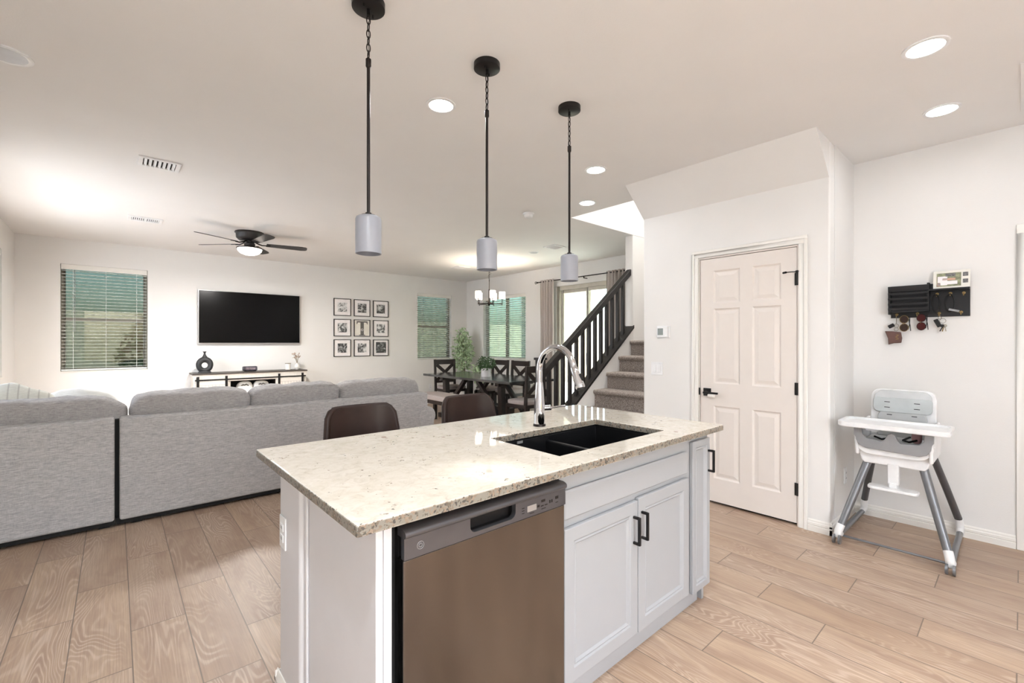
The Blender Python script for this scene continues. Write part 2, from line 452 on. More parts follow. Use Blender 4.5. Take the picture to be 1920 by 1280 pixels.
    def build(s, name, mat, parent=None, bevel=0, seg=2, merge=True, sharp=50, flat=False):
        bm = bmesh.new()
        root = parent
        while root and root.parent: root = root.parent
        if root: off = root.matrix_basis.inverted()
        vs = s.v
        if parent is None:
            xs = [p[0] for p in vs]; ys = [p[1] for p in vs]; zs = [p[2] for p in vs]
            org = Vector(((min(xs)+max(xs))/2, (min(ys)+max(ys))/2, min(zs)))
            off = Matrix.Translation(-org)
        bv = [bm.verts.new(off @ Vector(p)) for p in vs]
        for f in s.f:
            try: bm.faces.new([bv[i] for i in f])
            except ValueError: pass
        if merge: bmesh.ops.remove_doubles(bm, verts=bm.verts, dist=1e-5)
        bmesh.ops.recalc_face_normals(bm, faces=bm.faces)
        if bevel:
            es = [e for e in bm.edges if len(e.link_faces) == 2 and e.calc_face_angle(0) > R(50)]
            bmesh.ops.bevel(bm, geom=es, offset=bevel, segments=seg, profile=.5, affect='EDGES', clamp_overlap=True)
        me = bpy.data.meshes.new(name); bm.to_mesh(me); bm.free()
        if not flat:
            me.polygons.foreach_set('use_smooth', [True]*len(me.polygons)); me.set_sharp_from_angle(angle=R(sharp))
        me.materials.append(mat if not isinstance(mat, str) else M[mat])
        o = bpy.data.objects.new(name, me); COL.objects.link(o)
        if bevel and not flat:
            wn = o.modifiers.new('weighted_normal', 'WEIGHTED_NORMAL'); wn.keep_sharp = True; wn.weight = 90
        if parent: o.parent = parent
        else: o.location = org
        return o

def tag(o, label=None, cat=None, group=None, kind=None):
    if label: o['label'] = label
    if cat: o['category'] = cat
    if group: o['group'] = group
    if kind: o['kind'] = kind
    return o

def thing(name, loc, label, cat, group=None, rz=0, kind=None):
    o = bpy.data.objects.new(name, None); COL.objects.link(o); o.empty_display_size = .1
    o.location = loc; o.rotation_euler = (0, 0, rz)
    o.matrix_basis = Matrix.Translation(loc) @ Matrix.Rotation(rz, 4, 'Z')
    return tag(o, label, cat, group, kind)

def struct(name, mb, mat, parent=None, **kw):
    o = mb.build(name, mat, parent, **kw)
    if parent is None: o['kind'] = 'structure'
    return o

def copy_tree(root, loc, rz, label, group=None):
    r = root.copy(); COL.objects.link(r)
    r.location = loc; r.rotation_euler = (0, 0, rz); r['label'] = label
    if group: r['group'] = group
    def rec(src, dst):
        for ch in list(src.children):
            c = ch.copy(); COL.objects.link(c); c.parent = dst; rec(ch, c)
    rec(root, r)
    return r

def area_light(name, loc, power, size, col, parent=None, spread=160, rot=(0, 0, 0)):
    d = bpy.data.lights.new(name, 'AREA'); d.shape = 'DISK'; d.size = size; d.energy = power; d.color = col; d.spread = R(spread)
    o = bpy.data.objects.new(name, d); COL.objects.link(o)
    o.rotation_euler = rot
    if parent: o.parent = parent; o.location = Vector(loc)-parent.location
    else: o.location = loc
    return o

def point_light(name, loc, power, r, col, parent=None):
    d = bpy.data.lights.new(name, 'POINT'); d.energy = power; d.shadow_soft_size = r; d.color = col
    o = bpy.data.objects.new(name, d); COL.objects.link(o)
    if parent: o.parent = parent; o.location = Vector(loc)-parent.location
    else: o.location = loc
    return o

# ------------------------------------------------------------------ setting
XL, YF, XD, YK = -.97, 8.55, 6.13, -2.6
XP, XR = 3.72, 4.385
YS0, YS1 = 2.35, 3.36       # stair well
struct('floor', MB().box(-1.2, 6.3, -2.8, 8.75, -.10, 0), 'floor')
# ceiling slab with the stair opening
struct('ceiling', MB().wall('z', HC, HC+.14, XL-.16, XD+.16, YK-.16, YF+.16, [(3.85, XD, 1.3, YS1)]), 'ceil')
W1 = (-.555, .358, .935, 2.40); W2 = (4.848, 5.716, .96, 2.395)
struct('wall_far', MB().wall('y', YF, YF+.16, XL-.16, XD+.16, 0, HC, [W1, W2]), 'wall')
W3 = (6.54, 7.92, .975, 2.325); D2 = (4.15, 5.72, 0.0, 2.37)
struct('wall_dining', MB().wall('x', XD, XD+.16, YK-.16, YF, 0, 5.3, [W3, D2]), 'wall')
W4 = (7.35, 7.69, .93, 2.40); W5 = (4.9, 7.25, .30, 2.45); W7 = (-2.2, -1.85, .10, 2.3)
struct('wall_left', MB().wall('x', XL-.16, XL, YK-.16, YF, 0, HC, [W4, W5, W7]), 'wall')
W6 = (-.8, 1.5, .6, 2.4)
struct('wall_kitchen', MB().wall('y', YK-.16, YK, XL, XD, 0, HC, [W6]), 'wall')
DO = (1.070, 1.815, 0.0, 2.052)
struct('wall_pantry', MB().wall('x', XP, XP+.12, .88, YS0, 0, HC, [DO]), 'wall', bevel=.014, seg=3)
struct('wall_return', MB().box(XP+.12, XR, .88, 1.0, 0, HC), 'wall')
struct('wall_rack', MB().wall('x', XR, XR+.12, YK, 1.0, 0, HC, [(-.84, -.035, 0, 2.045)]), 'wall')
# sloping drywall over the pantry wall
struct('wall_soffit', MB().prism([(3.425, HC), (XP+.005, 2.485), (XP+.005, HC)], 'y', .885, YS0-.002), 'wall')
# stair well walls
struct('wall_stair_near', MB().box(XP+.12, XD, YS0-.12, YS0, 0, 5.3), 'wall')
struct('wall_stair_front', MB().box(3.73, 3.85, YS0-.12, YS1+.12, HC+.14, 5.3), 'wall')
struct('wall_stair_far', MB().box(5.07, XD, YS1, YS1+.12, 0, HC), 'wall', bevel=.01, seg=3)
struct('wall_stair_upper', MB().box(3.85, XD, YS1, YS1+.12, HC+.14, 5.3), 'wall')
struct('ceiling_stair', MB().box(3.70, 6.29, YS0-.12, YS1+.12, 5.3, 5.42), 'ceil')

def base_prof(h=.085):
    return [(0, 0), (.013, 0), (.013, h*.45), (.009, h*.5), (.013, h*.56), (.013, h*.72), (.008, h*.80), (.008, h*.9), (.003, h), (0, h)]
def baseboard(name, axis, t, a, b, sgn, z=0):
    p = [(t+sgn*q[0], q[1]+z) for q in base_prof()]
    struct(name, MB().prism(p, axis, a, b), 'trim', sharp=25)
baseboard('baseboard_pantry_right', 'y', XP, .867, 1.012, -1)
baseboard('baseboard_pantry_left', 'y', XP, 1.874, YS0, -1)
baseboard('baseboard_return', 'x', .88, XP-.013, XR, -1)
baseboard('baseboard_rack', 'y', XR, .024, .88, -1)
baseboard('baseboard_far', 'x', YF, XL, XD, -1)
baseboard('baseboard_dining', 'y', XD, 5.80, YF, -1)
baseboard('baseboard_left', 'y', XL, YK, YF, 1)
baseboard('baseboard_landing', 'y', XD, YS0, YS1, -1, 1.365)

# windows -----------------------------------------------------------
def window(name, axis, t, u0, u1, z0, z1, rail, tint='winglass', sill=True):
    """unit set in the outer half of a wall whose inner face is t, outside towards +; axis the wall normal"""
    P = lambda mb, u_a, u_b, a, b, za, zb: mb.box(u_a, u_b, t+a, t+b, za, zb) if axis == 'y' else mb.box(t+a, t+b, u_a, u_b, za, zb)
    loc = ((u0+u1)/2, t, z0) if axis == 'y' else (t, (u0+u1)/2, z0)
    r = thing(name, loc, None, None); r['kind'] = 'structure'
    s = 1 if t > 0 else -1
    f = MB(); w_ = .045
    a, b = sorted((s*.09, s*.15))
    P(f, u0, u0+w_, a, b, z0, z1); P(f, u1-w_, u1, a, b, z0, z1); P(f, u0+w_, u1-w_, a, b, z0, z0+w_); P(f, u0+w_, u1-w_, a, b, z1-w_, z1)
    if rail: P(f, u0+w_, u1-w_, a, b, rail-.025, rail+.025)
    f.build('window_frame', 'winframe', r, bevel=.004)
    g = MB(); a, b = sorted((s*.118, s*.123)); P(g, u0+w_, u1-w_, a, b, z0+w_, z1-w_); g.build('pane', tint, r)
    if sill:
        q = MB(); a, b = sorted((-s*.012, s*.09)); P(q, u0-.012, u1+.012, a, 0 if s > 0 else 0, z0-.016, z0) if False else P(q, u0, u1, a, b, z0-.0, z0+.012)
        q.build('window_sill', 'trim', r, bevel=.003)
    return r
window('window_1', 'y', YF, *W1[:2], W1[2], W1[3], 1.66)
window('window_2', 'y', YF, *W2[:2], W2[2], W2[3], 1.68)
w3 = window('window_3', 'x', XD, *W3[:2], W3[2], W3[3], None, 'winglass_pale')
MB().box(XD+.09, XD+.15, 7.20, 7.25, 1.02, 2.28).build('window_mullion', 'winframe', w3, bevel=.004)
window('window_4', 'x', XL, *W4[:2], W4[2], W4[3], 1.67)
window('added_window_5', 'x', XL, *W5[:2], W5[2], W5[3], None, 'clearglass', sill=False)  # unseen window added to bring daylight into the living side
window('added_window_7', 'x', XL, *W7[:2], W7[2], W7[3], None, 'clearglass', sill=False)  # added opening out of view, lighting the kitchen from the left
window('added_window_6', 'y', YK, *W6[:2], W6[2], W6[3], None, 'clearglass', sill=False)  # unseen, added behind the camera for frontal daylight

def blind(label, axis, t, u0, u1, z0, z1, wand, tilt, group=None):
    s = 1 if t > 0 else -1
    loc = ((u0+u1)/2, t+s*.04, z0) if axis == 'y' else (t+s*.04, (u0+u1)/2, z0)
    r = thing('window_blind', loc, label, 'window blind', group)
    cen = t+s*.042
    def bx(mb, ua, ub, da, db, za, zb):
        da, db = sorted((cen+s*da, cen+s*db))
        return mb.box(ua, ub, da, db, za, zb) if axis == 'y' else mb.box(da, db, ua, ub, za, zb)
    u0 += .006; u1 -= .006
    bx(MB(), u0, u1, -.036, -.026, z1-.072, z1-.002).build('valance', 'trim', r, bevel=.003)
    bx(MB(), u0, u1, -.022, .022, z1-.045, z1-.002).build('headrail', 'plastic', r)
    zb = z0+.03
    bx(MB(), u0, u1, -.02, .02, zb-.012, zb+.006).build('bottom_rail', 'slat', r, bevel=.003)
    n = int((z1-.07-zb)/.0455); sl = MB()
    for i in range(n):
        z = zb+.03+i*.0455
        hw = .0235; dz = math.sin(R(tilt))*hw; dy = math.cos(R(tilt))*hw; th = .0014
        q = [(-dy, -dz-th), (dy, dz-th), (dy, dz+th), (-dy, -dz+th)]
        vs = []
        for u in (u0+.004, u1-.004):
            for d_, zz in q:
                vs.append((u, cen+s*d_, z+zz) if axis == 'y' else (cen+s*d_, u, z+zz))
        sl.add(vs, [(0, 1, 2, 3), (7, 6, 5, 4), (0, 4, 5, 1), (1, 5, 6, 2), (2, 6, 7, 3), (3, 7, 4, 0)])
    sl.build('slats', 'slat', r, merge=False, flat=True)
    L = u1-u0; c = MB()
    for k in (.13, .5, .87) if L < 1.1 else (.09, .36, .64, .91):
        for d_ in (-.0245, .0245):
            bx(c, u0+L*k-.0012, u0+L*k+.0012, d_-.001, d_+.001, zb, z1-.045)
    c.build('ladder_cords', 'plastic', r)
    wv = u0+L*wand; p = (wv, cen-s*.040, 0) if axis == 'y' else (cen-s*.040, wv, 0)
    MB().tube([(p[0], p[1], z1-.075), (p[0], p[1], z1-.075-.58*(z1-z0))], .004, 6).build('tilt_wand', 'greyplas', r)
    return r
blind('white slatted blind with dim garden behind, left of the wall television', 'y', YF, *W1, .15, -3)
blind('white slatted blind over the window between the picture frames and the tall tree', 'y', YF, *W2, .16, -12)
blind('wide white slatted blind behind the chandelier and the dining table', 'x', XD, *W3, .93, -10)
blind('white slatted blind at the far left edge of the room beside the corner', 'x', XL, *W4, .5, -10)

# sliding patio door ---------------------------------------------------
dd = thing('door_2', (XD, 4.93, 0), None, None); dd['kind'] = 'structure'
f = MB(); a, b = XD+.03, XD+.13
for (y0, y1, z0, z1) in ((5.655, 5.72, 0, 2.37), (4.15, 4.21, 0, 2.37), (4.21, 5.655, 2.30, 2.37), (4.21, 5.655, 0, .05)): f.box(a, b, y0, y1, z0, z1)
f.build('door_frame', 'slidframe', dd, bevel=.004)
for k, (y0, y1, x0) in enumerate(((4.985, 5.655, XD+.085), (4.21, 5.04, XD+.045))):
    f = MB()
    for (p, q, z0, z1) in ((y0, y0+.05, .05, 2.30), (y1-.05, y1, .05, 2.30), (y0+.05, y1-.05, .05, .13), (y0+.05, y1-.05, 2.24, 2.30)): f.box(x0, x0+.035, p, q, z0, z1)
    sf = f.build('sash', 'slidframe', dd, bevel=.003)
    MB().box(x0+.014, x0+.019, y0+.05, y1-.05, .13, 2.24).build('pane', 'doorglass', sf)
MB().box(XD+.022, XD+.045, 5.005, 5.03, .95, 1.15).build('door_pull', 'greyplas', dd, bevel=.004)

# pantry door ------------------------------------------------------------
def six_panel(parent, x, y0, y1, z0, z1, mat, cols, rows, th=.035):
    """moulded slab whose front face looks towards -x; cols: (ya,yb) spans, rows: (za,zb) spans"""
    mb = MB(); holes = [(a, b, c, d) for (a, b) in cols for (c, d) in rows]
    mb.wall('x', x, x+th, y0, y1, z0, z1, [])
    mb = MB(); mb.wall('x', x, x+.012, y0, y1, z0, z1, holes)
    mb.box(x+.012, x+th, y0, y1, z0, z1)
    for (a, b, c, d) in holes:
        # ovolo slope from the face to the bed, then the raised field
        def ring(i0, x0, i1, x1):
            A = [(a+i0, c+i0), (b-i0, c+i0), (b-i0, d-i0), (a+i0, d-i0)]; B = [(a+i1, c+i1), (b-i1, c+i1), (b-i1, d-i1), (a+i1, d-i1)]
            vs = [(x+x0, *p) for p in A]+[(x+x1, *p) for p in B]
            mb.add(vs, [(i, (i+1) % 4, 4+(i+1) % 4, 4+i) for i in range(4)])
        ring(0, 0, .012, .0105); ring(.012, .0105, .020, .0105); ring(.020, .0105, .046, .0025)
        mb.add([(x+.0025, a+.046, c+.046), (x+.0025, b-.046, c+.046), (x+.0025, b-.046, d-.046), (x+.0025, a+.046, d-.046)], [(0, 1, 2, 3)])
    return mb.build('door_slab', mat, parent, merge=False, sharp=15)
d1 = thing('door_1', (XP, 1.445, 0), None, None); d1['kind'] = 'structure'
yA, yB = 1.084, 1.802
six_panel(d1, XP+.004, yA, yB, .022, 2.034, M['door'], [(1.187, 1.390), (1.482, 1.692)], [(.215, .815), (1.000, 1.618), (1.660, 1.932)])
jb = MB(); jb.wall('x', XP-.002, XP+.118, DO[0]+.001, DO[1]-.001, 0, 2.050, [(yA-.004, yB+.004, -.1, 2.038)])
jb.build('jamb', 'door', d1)
MB().box(XP+.045, XP+.11, yA-.003, yB+.003, .001, 2.037).build('gap_shade_sheet', 'dark', d1)  # dark sheet painting the shade in the gap round the slab
cs = MB()
for (y0, y1, z0, z1) in ((1.815, 1.872, 0, 2.052), (1.013, 1.070, 0, 2.052), (1.013, 1.872, 2.052, 2.108)):
    cs.box(XP-.012, XP, y0, y1, z0, z1)
for (y0, y1, z0, z1) in ((1.850, 1.872, 0, 2.086), (1.013, 1.035, 0, 2.086), (1.013, 1.872, 2.086, 2.108)):
    cs.box(XP-.018, XP-.012, y0, y1, z0, z1)
cs.build('casing', 'trim', d1, bevel=.003)
for z in (.27, 1.0, 1.80):
    h = MB().cyl((XP-.004, yA-.004, z-.045), (XP-.004, yA-.004, z+.045), .0075, 10); h.box(XP-.003, XP+.004, yA-.002, yA+.012, z-.045, z+.045)
    h.build('hinge', 'black', d1)
hs = MB().tube([(XP-.006, yA-.004, 1.852), (XP-.03, yA+.02, 1.852), (XP-.045, yA+.055, 1.85)], .0035, 8)
hs.cyl((XP-.045, yA+.055, 1.85), (XP-.03, yA+.078, 1.85), .008, 10); hs.tube([(XP-.006, yA-.004, 1.852), (XP-.03, yA-.02, 1.852)], .0035, 8)
hs.box(XP-.012, XP+.002, yA-.012, yA+.004, 1.842, 1.862)
hs.build('hinge_stop', 'black', d1)
lv = MB().box(XP-.006, XP+.004, 1.712, 1.774, .892, .956); hd = lv.build('door_handle', 'black', d1, bevel=.002)
lv = MB().cyl((XP-.006, 1.743, .922), (XP-.045, 1.743, .922), .011, 14); lv.box(XP-.056, XP-.040, 1.635, 1.756, .914, .930)
lv.build('lever', 'black', hd, bevel=.002)
MB().box(XP-.062, XP-.030, 1.66, 1.715, .888, .913).build('child_lock', 'ceram', hd, bevel=.006)
MB().box(XP-.004, XP+.002, 1.804, 1.814, .895, .955).build('strike_plate', 'black', d1)

# second door past the rack wall (only its casing shows) -------------------
d3 = thing('door_3', (XR, -.44, 0), None, None); d3['kind'] = 'structure'
cs = MB()
for (y0, y1, z0, z1) in ((-.035, .022, 0, 2.045), (-.897, -.84, 0, 2.045), (-.897, .022, 2.045, 2.102)): cs.box(XR-.014, XR, y0, y1, z0, z1)
cs.build('casing', 'trim', d3, bevel=.003)
six_panel(d3, XR+.03, -.838, -.037, .01, 2.043, M['door'], [(-.74, -.50), (-.38, -.14)], [(.2, .8), (1.0, 1.6), (1.66, 1.93)])

# attic / ceiling register over the kitchen (edge of it shows at the right)
rg = MB().box(3.41, 4.12, -.45, .004, HC-.006, HC+.004)
tag(rg.build('ceiling_access_panel', 'ceil', bevel=.002), 'white flush access panel in the ceiling at the right edge, beyond the two recessed lamps', 'ceiling panel')

# ------------------------------------------------------------------ recessed lamps and ceiling fittings
def can(x, y, label, lit=True, r=.088, power=None, group=None):
    t = thing('recessed_lamp', (x, y, HC-.006), label, 'ceiling light', group)
    MB().lathe([(r*.80, .004), (r*.80, -.002), (r*.9, -.004), (r, -.0015), (r, .005)], (x, y, HC-.004), 40).build('trim_ring', 'plastic', t)
    if lit:
        MB().lathe([(0, 0), (r*.79, 0)], (x, y, HC-.005), 40).build('diffuser', 'diffuser', t)
        area_light('lamp_glow', (x, y, HC-.012), power or CAN_POWER, r*1.5, CAN_COL, t, 170)
    else:
        MB().lathe([(0, .0), (r*.35, .0), (r*.6, -.001), (r*.79, -.003)], (x, y, HC-.003), 40).build('reflector', 'unlit', t)
    return t
can(2.893, .303, 'large lit recessed lamp nearest the top right corner of the ceiling', power=1.1)
can(3.745, .319, 'lit recessed lamp above the high chair corner, below the topmost lamp on the right', power=1.1)
can(1.446, 2.274, 'round lit recessed lamp between the left and middle pendants', power=3.2)
can(2.93, 2.292, 'lit recessed lamp right of the smallest pendant, nearer of the pair', power=2.0)
can(3.561, 2.892, 'lit recessed lamp beside the stairwell opening, farther of the pair', power=2.0)
can(-.402, 3.273, 'unlit recessed lamp with white ring at the left edge of the ceiling', lit=False, r=.098)
can(4.903, 5.041, 'small unlit recessed lamp beside the square vent over the dining side', lit=False, r=.075)
for (x, y, pw_) in ((1.446, .303, 3), (0, .303, 14), (1.446, -1.3, 5), (2.9, -1.3, 3), (0, -1.3, 12)):  # unseen lamps added to fill the near side with light
    can(x, y, 'added unseen recessed lamp in the kitchen ceiling behind the camera', power=pw_, group='added fill lamps behind the camera')

def vent(x0, x1, y0, y1, label, n, two=False):
    t = thing('ceiling_vent', ((x0+x1)/2, (y0+y1)/2, HC-.012), label, 'air vent')
    b = .03
    f = MB().wall('z', HC-.010, HC+.002, x0, x1, y0, y1, [(x0+b, x1-b, y0+b, y1-b)] if not two else [(x0+b, (x0+x1)/2-.008, y0+b*1.6, y1-b*1.6), ((x0+x1)/2+.008, x1-b, y0+b*1.6, y1-b*1.6)])
    f.build('frame', 'plastic', t, bevel=.002)
    MB().box(x0+b, x1-b, y0+b, y1-b, HC-.001, HC+.004).build('duct_shade_sheet', 'dark', t)  # flat dark sheet stands in for shade behind the louvres
    l = MB(); L = (x1-x0-2*b)
    for i in range(n):
        x = x0+b+L*(i+.5)/n
        l.cbox((x, (y0+y1)/2, HC-.006), (L/n*.75, y1-y0-2*b, .0018), Matrix.Rotation(R(38), 3, 'Y'))
    l.build('louvres', 'plastic', t, flat=True)
vent(.130, .392, 4.37, 4.60, 'white louvred ceiling vent above the sofa, nearer of the two on the left', 7)
vent(.105, .410, 6.50, 6.74, 'white two part louvred ceiling vent beside the ceiling fan', 14, True)
vent(4.715, 4.975, 4.43, 4.66, 'square ceiling vent seen past the smallest pendant', 6)
vent(4.72, 4.98, 6.83, 7.09, 'faint flat ceiling vent near the far dining corner', 7)
sm = thing('smoke_detector', (3.376, 3.555, HC-.05), 'round white smoke detector on the ceiling left of the smallest pendant rod', 'smoke detector')
MB().lathe([(0, -.012), (.058, -.012), (.062, -.006), (.062, .002)], (3.376, 3.555, HC-.002), 28).build('base', 'plastic', sm)
MB().lathe([(0, -.045), (.035, -.045), (.045, -.036), (.048, -.012)], (3.376, 3.555, HC-.002), 28).build('cap', 'plastic', sm)
g = MB().box(5.45, 5.70, 8.20, 8.40, HC-.006, HC+.002)

# ------------------------------------------------------------------ pendants
def pendant(x, y):
    t = thing('pendant_lamp', (x, y, 1.705), None, 'pendant lamp')
    MB().lathe([(0, -.030), (.060, -.030), (.066, -.026), (.066, 0)], (x, y, HC), 36).build('canopy', 'black', t)
    l = MB().cyl((x, y, HC-.03), (x, y, HC-.055), .008, 12)
    l.cyl((x-.028, y-.02, HC-.03), (x-.028, y-.02, HC-.042), .004, 8); l.cyl((x+.028, y+.02, HC-.03), (x+.028, y+.02, HC-.042), .004, 8)
    l.build('canopy_loop', 'black', t)
    ch = MB(); z = HC-.062; k = 0
    while z > 2.505:
        ch.torus((x, y, z-.012), .014, .0022, 'x' if k % 2 else 'y', 14, 6, sx=.55, sy=1.25); z -= .0285; k += 1
    ch.tube([(x+.004*math.sin(i*1.3), y+.004*math.cos(i*1.1), HC-.05-i*(HC-.05-2.5)/14) for i in range(15)], .0015, 5)
    ch.build('chain', 'bronze', t)
    MB().cyl((x, y, 2.50), (x, y, 1.868), .0068, 12).lathe([(0, .03), (.011, .03), (.011, 0), (.0075, -.006)], (x, y, 2.478), 14).build('rod', 'bronze', t)
    MB().lathe([(0, .012), (.012, .012), (.014, .004), (.030, .002), (.030, -.002), (0, -.002)], (x, y, 1.862), 24).build('shade_cap', 'black', t)
    MB().lathe([(.010, 0), (.040, -.001), (.049, -.006), (.052, -.016), (.052, -.155), (.0475, -.155), (.0475, -.016), (.040, -.006), (.010, -.004)], (x, y, 1.860), 40).build('shade', 'shade', t)
    MB().lathe([(0, .07), (.014, .07), (.014, .03), (.019, .01), (.017, -.012), (.008, -.022), (0, -.024)], (x, y, 1.765), 20).build('bulb', 'ceram', t)
    return t
p = pendant(.784, 1.785); p['label'] = 'largest looking black pendant with grey glass shade, its canopy cut by the top edge'
copy_tree(p, (1.406, 1.785, 1.705), 0, 'black pendant with grey glass shade hanging in front of the chandelier')
copy_tree(p, (2.031, 1.785, 1.705), 0, 'black pendant with grey glass shade hanging in front of the curtain rod')

# ------------------------------------------------------------------ kitchen island
CT = .914
isl = thing('island_cabinet', (1.4, 1.35, 0), 'white island base cabinet with one wide drawer front, two doors and a narrow side door', 'kitchen island')
MB().box(.49, .51, 1.072, 1.618, .0, .883).build('end_panel', 'islandwall', isl, bevel=.002)
MB().box(.511, .534, 1.072, 1.09, 0, .883).build('filler_stile', 'islandwall', isl, bevel=.002)
fr = MB().wall('y', 1.085, 1.105, 1.18, 2.315, .105, .883, [(1.215, 1.625, .15, .66), (1.66, 2.07, .15, .66), (1.215, 2.07, .72, .80), (2.15, 2.285, .15, .83)])
fr.build('face_frame', 'cab', isl, bevel=.0015)
bd = MB().box(1.18, 1.20, 1.106, 1.618, .105, .883); bd.box(2.295, 2.315, 1.106, 1.618, .0, .883); bd.box(1.201, 2.294, 1.106, 1.618, .105, .125)
bd.build('carcass', 'cab', isl)
MB().box(1.18, 2.272, 1.118, 1.132, 0, .104).build('toe_board', 'cab', isl, bevel=.002)
MB().box(.512, 1.178, 1.14, 1.155, 0, .095).build('toe_board', 'dark', isl)
def cab_door(x0, x1, z0, z1, hx=None, hz=(.505, .62)):
    y = 1.065
    st = .052 if x1-x0 > .3 else .034
    mb = MB().wall('y', y, y+.019, x0, x1, z0, z1, [(x0+st, x1-st, z0+st, z1-st)])
    def ring(i0, y0, i1, y1):
        A = [(x0+i0, z0+i0), (x1-i0, z0+i0), (x1-i0, z1-i0), (x0+i0, z1-i0)]; B = [(x0+i1, z0+i1), (x1-i1, z0+i1), (x1-i1, z1-i1), (x0+i1, z1-i1)]
        mb.add([(p[0], y0, p[1]) for p in A]+[(p[0], y1, p[1]) for p in B], [(i, (i+1) % 4, 4+(i+1) % 4, 4+i) for i in range(4)])
    d = mb.build('door', 'cab', isl, bevel=.0035)
    m2 = MB(); mb = m2
    s2 = st
    ring(s2-.001, y+.001, s2+.004, y+.006); ring(s2+.004, y+.006, s2+.010, y+.003); ring(s2+.010, y+.003, s2+.018, y+.010)
    mb.add([(x0+s2+.018, y+.010, z0+s2+.018), (x1-s2-.018, y+.010, z0+s2+.018), (x1-s2-.018, y+.010, z1-s2-.018), (x0+s2+.018, y+.010, z1-s2-.018)], [(0, 1, 2, 3)])
    m2.build('door_panel', 'cab', d, merge=True, sharp=20)
    if hx:
        h = MB(); t_ = .010
        h.box(hx-t_/2, hx+t_/2, y-.034, y-.034+t_, hz[0], hz[1]); h.box(hx-t_/2, hx+t_/2, y-.034+t_, y, hz[0], hz[0]+t_); h.box(hx-t_/2, hx+t_/2, y-.034+t_, y, hz[1]-t_, hz[1])
        h.build('bar_handle', 'black', d, bevel=.0012)
cab_door(1.188, 1.644, .118, .676, 1.612)
cab_door(1.650, 2.082, .118, .684, 1.672, (.51, .626))
cab_door(2.122, 2.303, .100, .850, 2.283, (.678, .790))
dw_ = MB().box(1.19, 2.080, 1.066, 1.084, .706, .812); dw_.build('drawer_front', 'cab', isl, bevel=.008, seg=1)

pw = MB().box(.47, 2.315, 1.62, 1.88, 0, .883)
iw = tag(pw.build('island_half_wall', 'islandwall', bevel=.022, seg=4), 'painted half wall under the rear of the island counter, carrying an outlet', 'half wall')
bb = MB().prism([(.47-q[0], q[1]) for q in base_prof(.09)], 'y', 1.62, 1.893); bb.prism([(1.88+q[0], q[1]) for q in base_prof(.09)], 'x', .457, 2.315)
o = bb.build('half_wall_baseboard', 'trim', iw)
o.location = -iw.location if False else (0, 0, 0)
MB().box(.480, .490, 1.588, 1.612, 0, .883).build('corner_trim', 'islandwall', isl, bevel=.004)

def outlet(name, label, cat, origin, ax, face, w_=.072, h=.117, kind='outlet'):
    """ax: wall normal axis, origin centre on the wall surface, face = outward sign"""
    x, y, z = origin
    t = thing(name, (x, y, z-h/2), label, cat)
    def bx(mb, u0, u1, d0, d1, z0, z1):
        if ax == 'x':
            return mb.box(x+face*d0, x+face*d1, y+u0, y+u1, z+z0, z+z1)
        return mb.box(x+u0, x+u1, y+face*d0, y+face*d1, z+z0, z+z1)
    bx(MB(), -w_/2, w_/2, 0, .006, -h/2, h/2).build('cover_plate', 'plastic', t, bevel=.002)
    if kind == 'outlet':
        for dz in (.02, -.02):
            s = bx(MB(), -.017, .017, .006, .009, dz-.014, dz+.014).build('socket', 'plastic', t, bevel=.002)
            q = MB(); bx(q, -.008, -.005, .009, .0094, dz-.005, dz+.006); bx(q, .005, .008, .009, .0094, dz-.005, dz+.006); q.build('slots', 'dark', s)
    else:
        for du in (-.024, .024):
            bx(MB(), du-.016, du+.016, .006, .011, -.034, .034).build('rocker', 'plastic', t, bevel=.003)
    return t
outlet('wall_outlet', 'white duplex outlet on the end of the island half wall under the counter', 'outlet', (.47, 1.815, .635), 'x', -1)
outlet('wall_outlet', 'white duplex outlet low on the narrow wall left of the high chair', 'outlet', (4.115, .88, .34), 'y', -1)
outlet('wall_outlet', 'white duplex outlet low on the far wall beside the dining bench', 'outlet', (5.157, YF, .377), 'y', -1)
outlet('light_switch', 'white double rocker light switch under the thermostat', 'light switch', (XP, 2.208, 1.10), 'x', -1, .116, .116, 'sw')
tm = thing('thermostat', (XP, 2.143, 1.375), 'white wall thermostat with grey display left of the pantry door', 'thermostat')
MB().box(XP-.006, XP, 2.078, 2.207, 1.378, 1.488).build('back_plate', 'plastic', tm, bevel=.003)
MB().box(XP-.024, XP-.006, 2.095, 2.200, 1.385, 1.480).build('housing', 'plastic', tm, bevel=.005)
MB().box(XP-.0255, XP-.024, 2.135, 2.188, 1.405, 1.465).build('display', 'screen', tm)

# countertop and sink -------------------------------------------------------
ct = MB().wall('z', .884, CT, .42, 2.36, 1.02, 2.016, [(1.25, 1.996, 1.147, 1.562)])
tag(ct.build('granite_countertop', 'granite', bevel=.004, seg=2), 'cream speckled polished granite worktop of the island', 'countertop')
sk_ = thing('kitchen_sink', (1.62, 1.35, .66), 'black double bowl undermount sink set in the granite', 'sink')
x0, x1, y0, y1 = 1.243, 2.003, 1.140, 1.569
s = MB().wall('z', .874, .883, x0-.03, x1+.012, y0-.022, y1+.03, [(x0, x1, y0, y1)])
s.wall('z', .66, .875, x0-.012, x1+.012, y0-.012, y1+.012, [(x0, x1, y0, y1)])
s.box(x0-.012, x1+.012, y0-.012, y1+.012, .648, .66)
s.build('basin', 'sink', sk_, bevel=.003)
MB().prism([(1.600, .661), (1.607, .845), (1.612, .853), (1.628, .853), (1.633, .845), (1.640, .661)], 'y', y0, y1).build('divider', 'sink', sk_, bevel=.002)
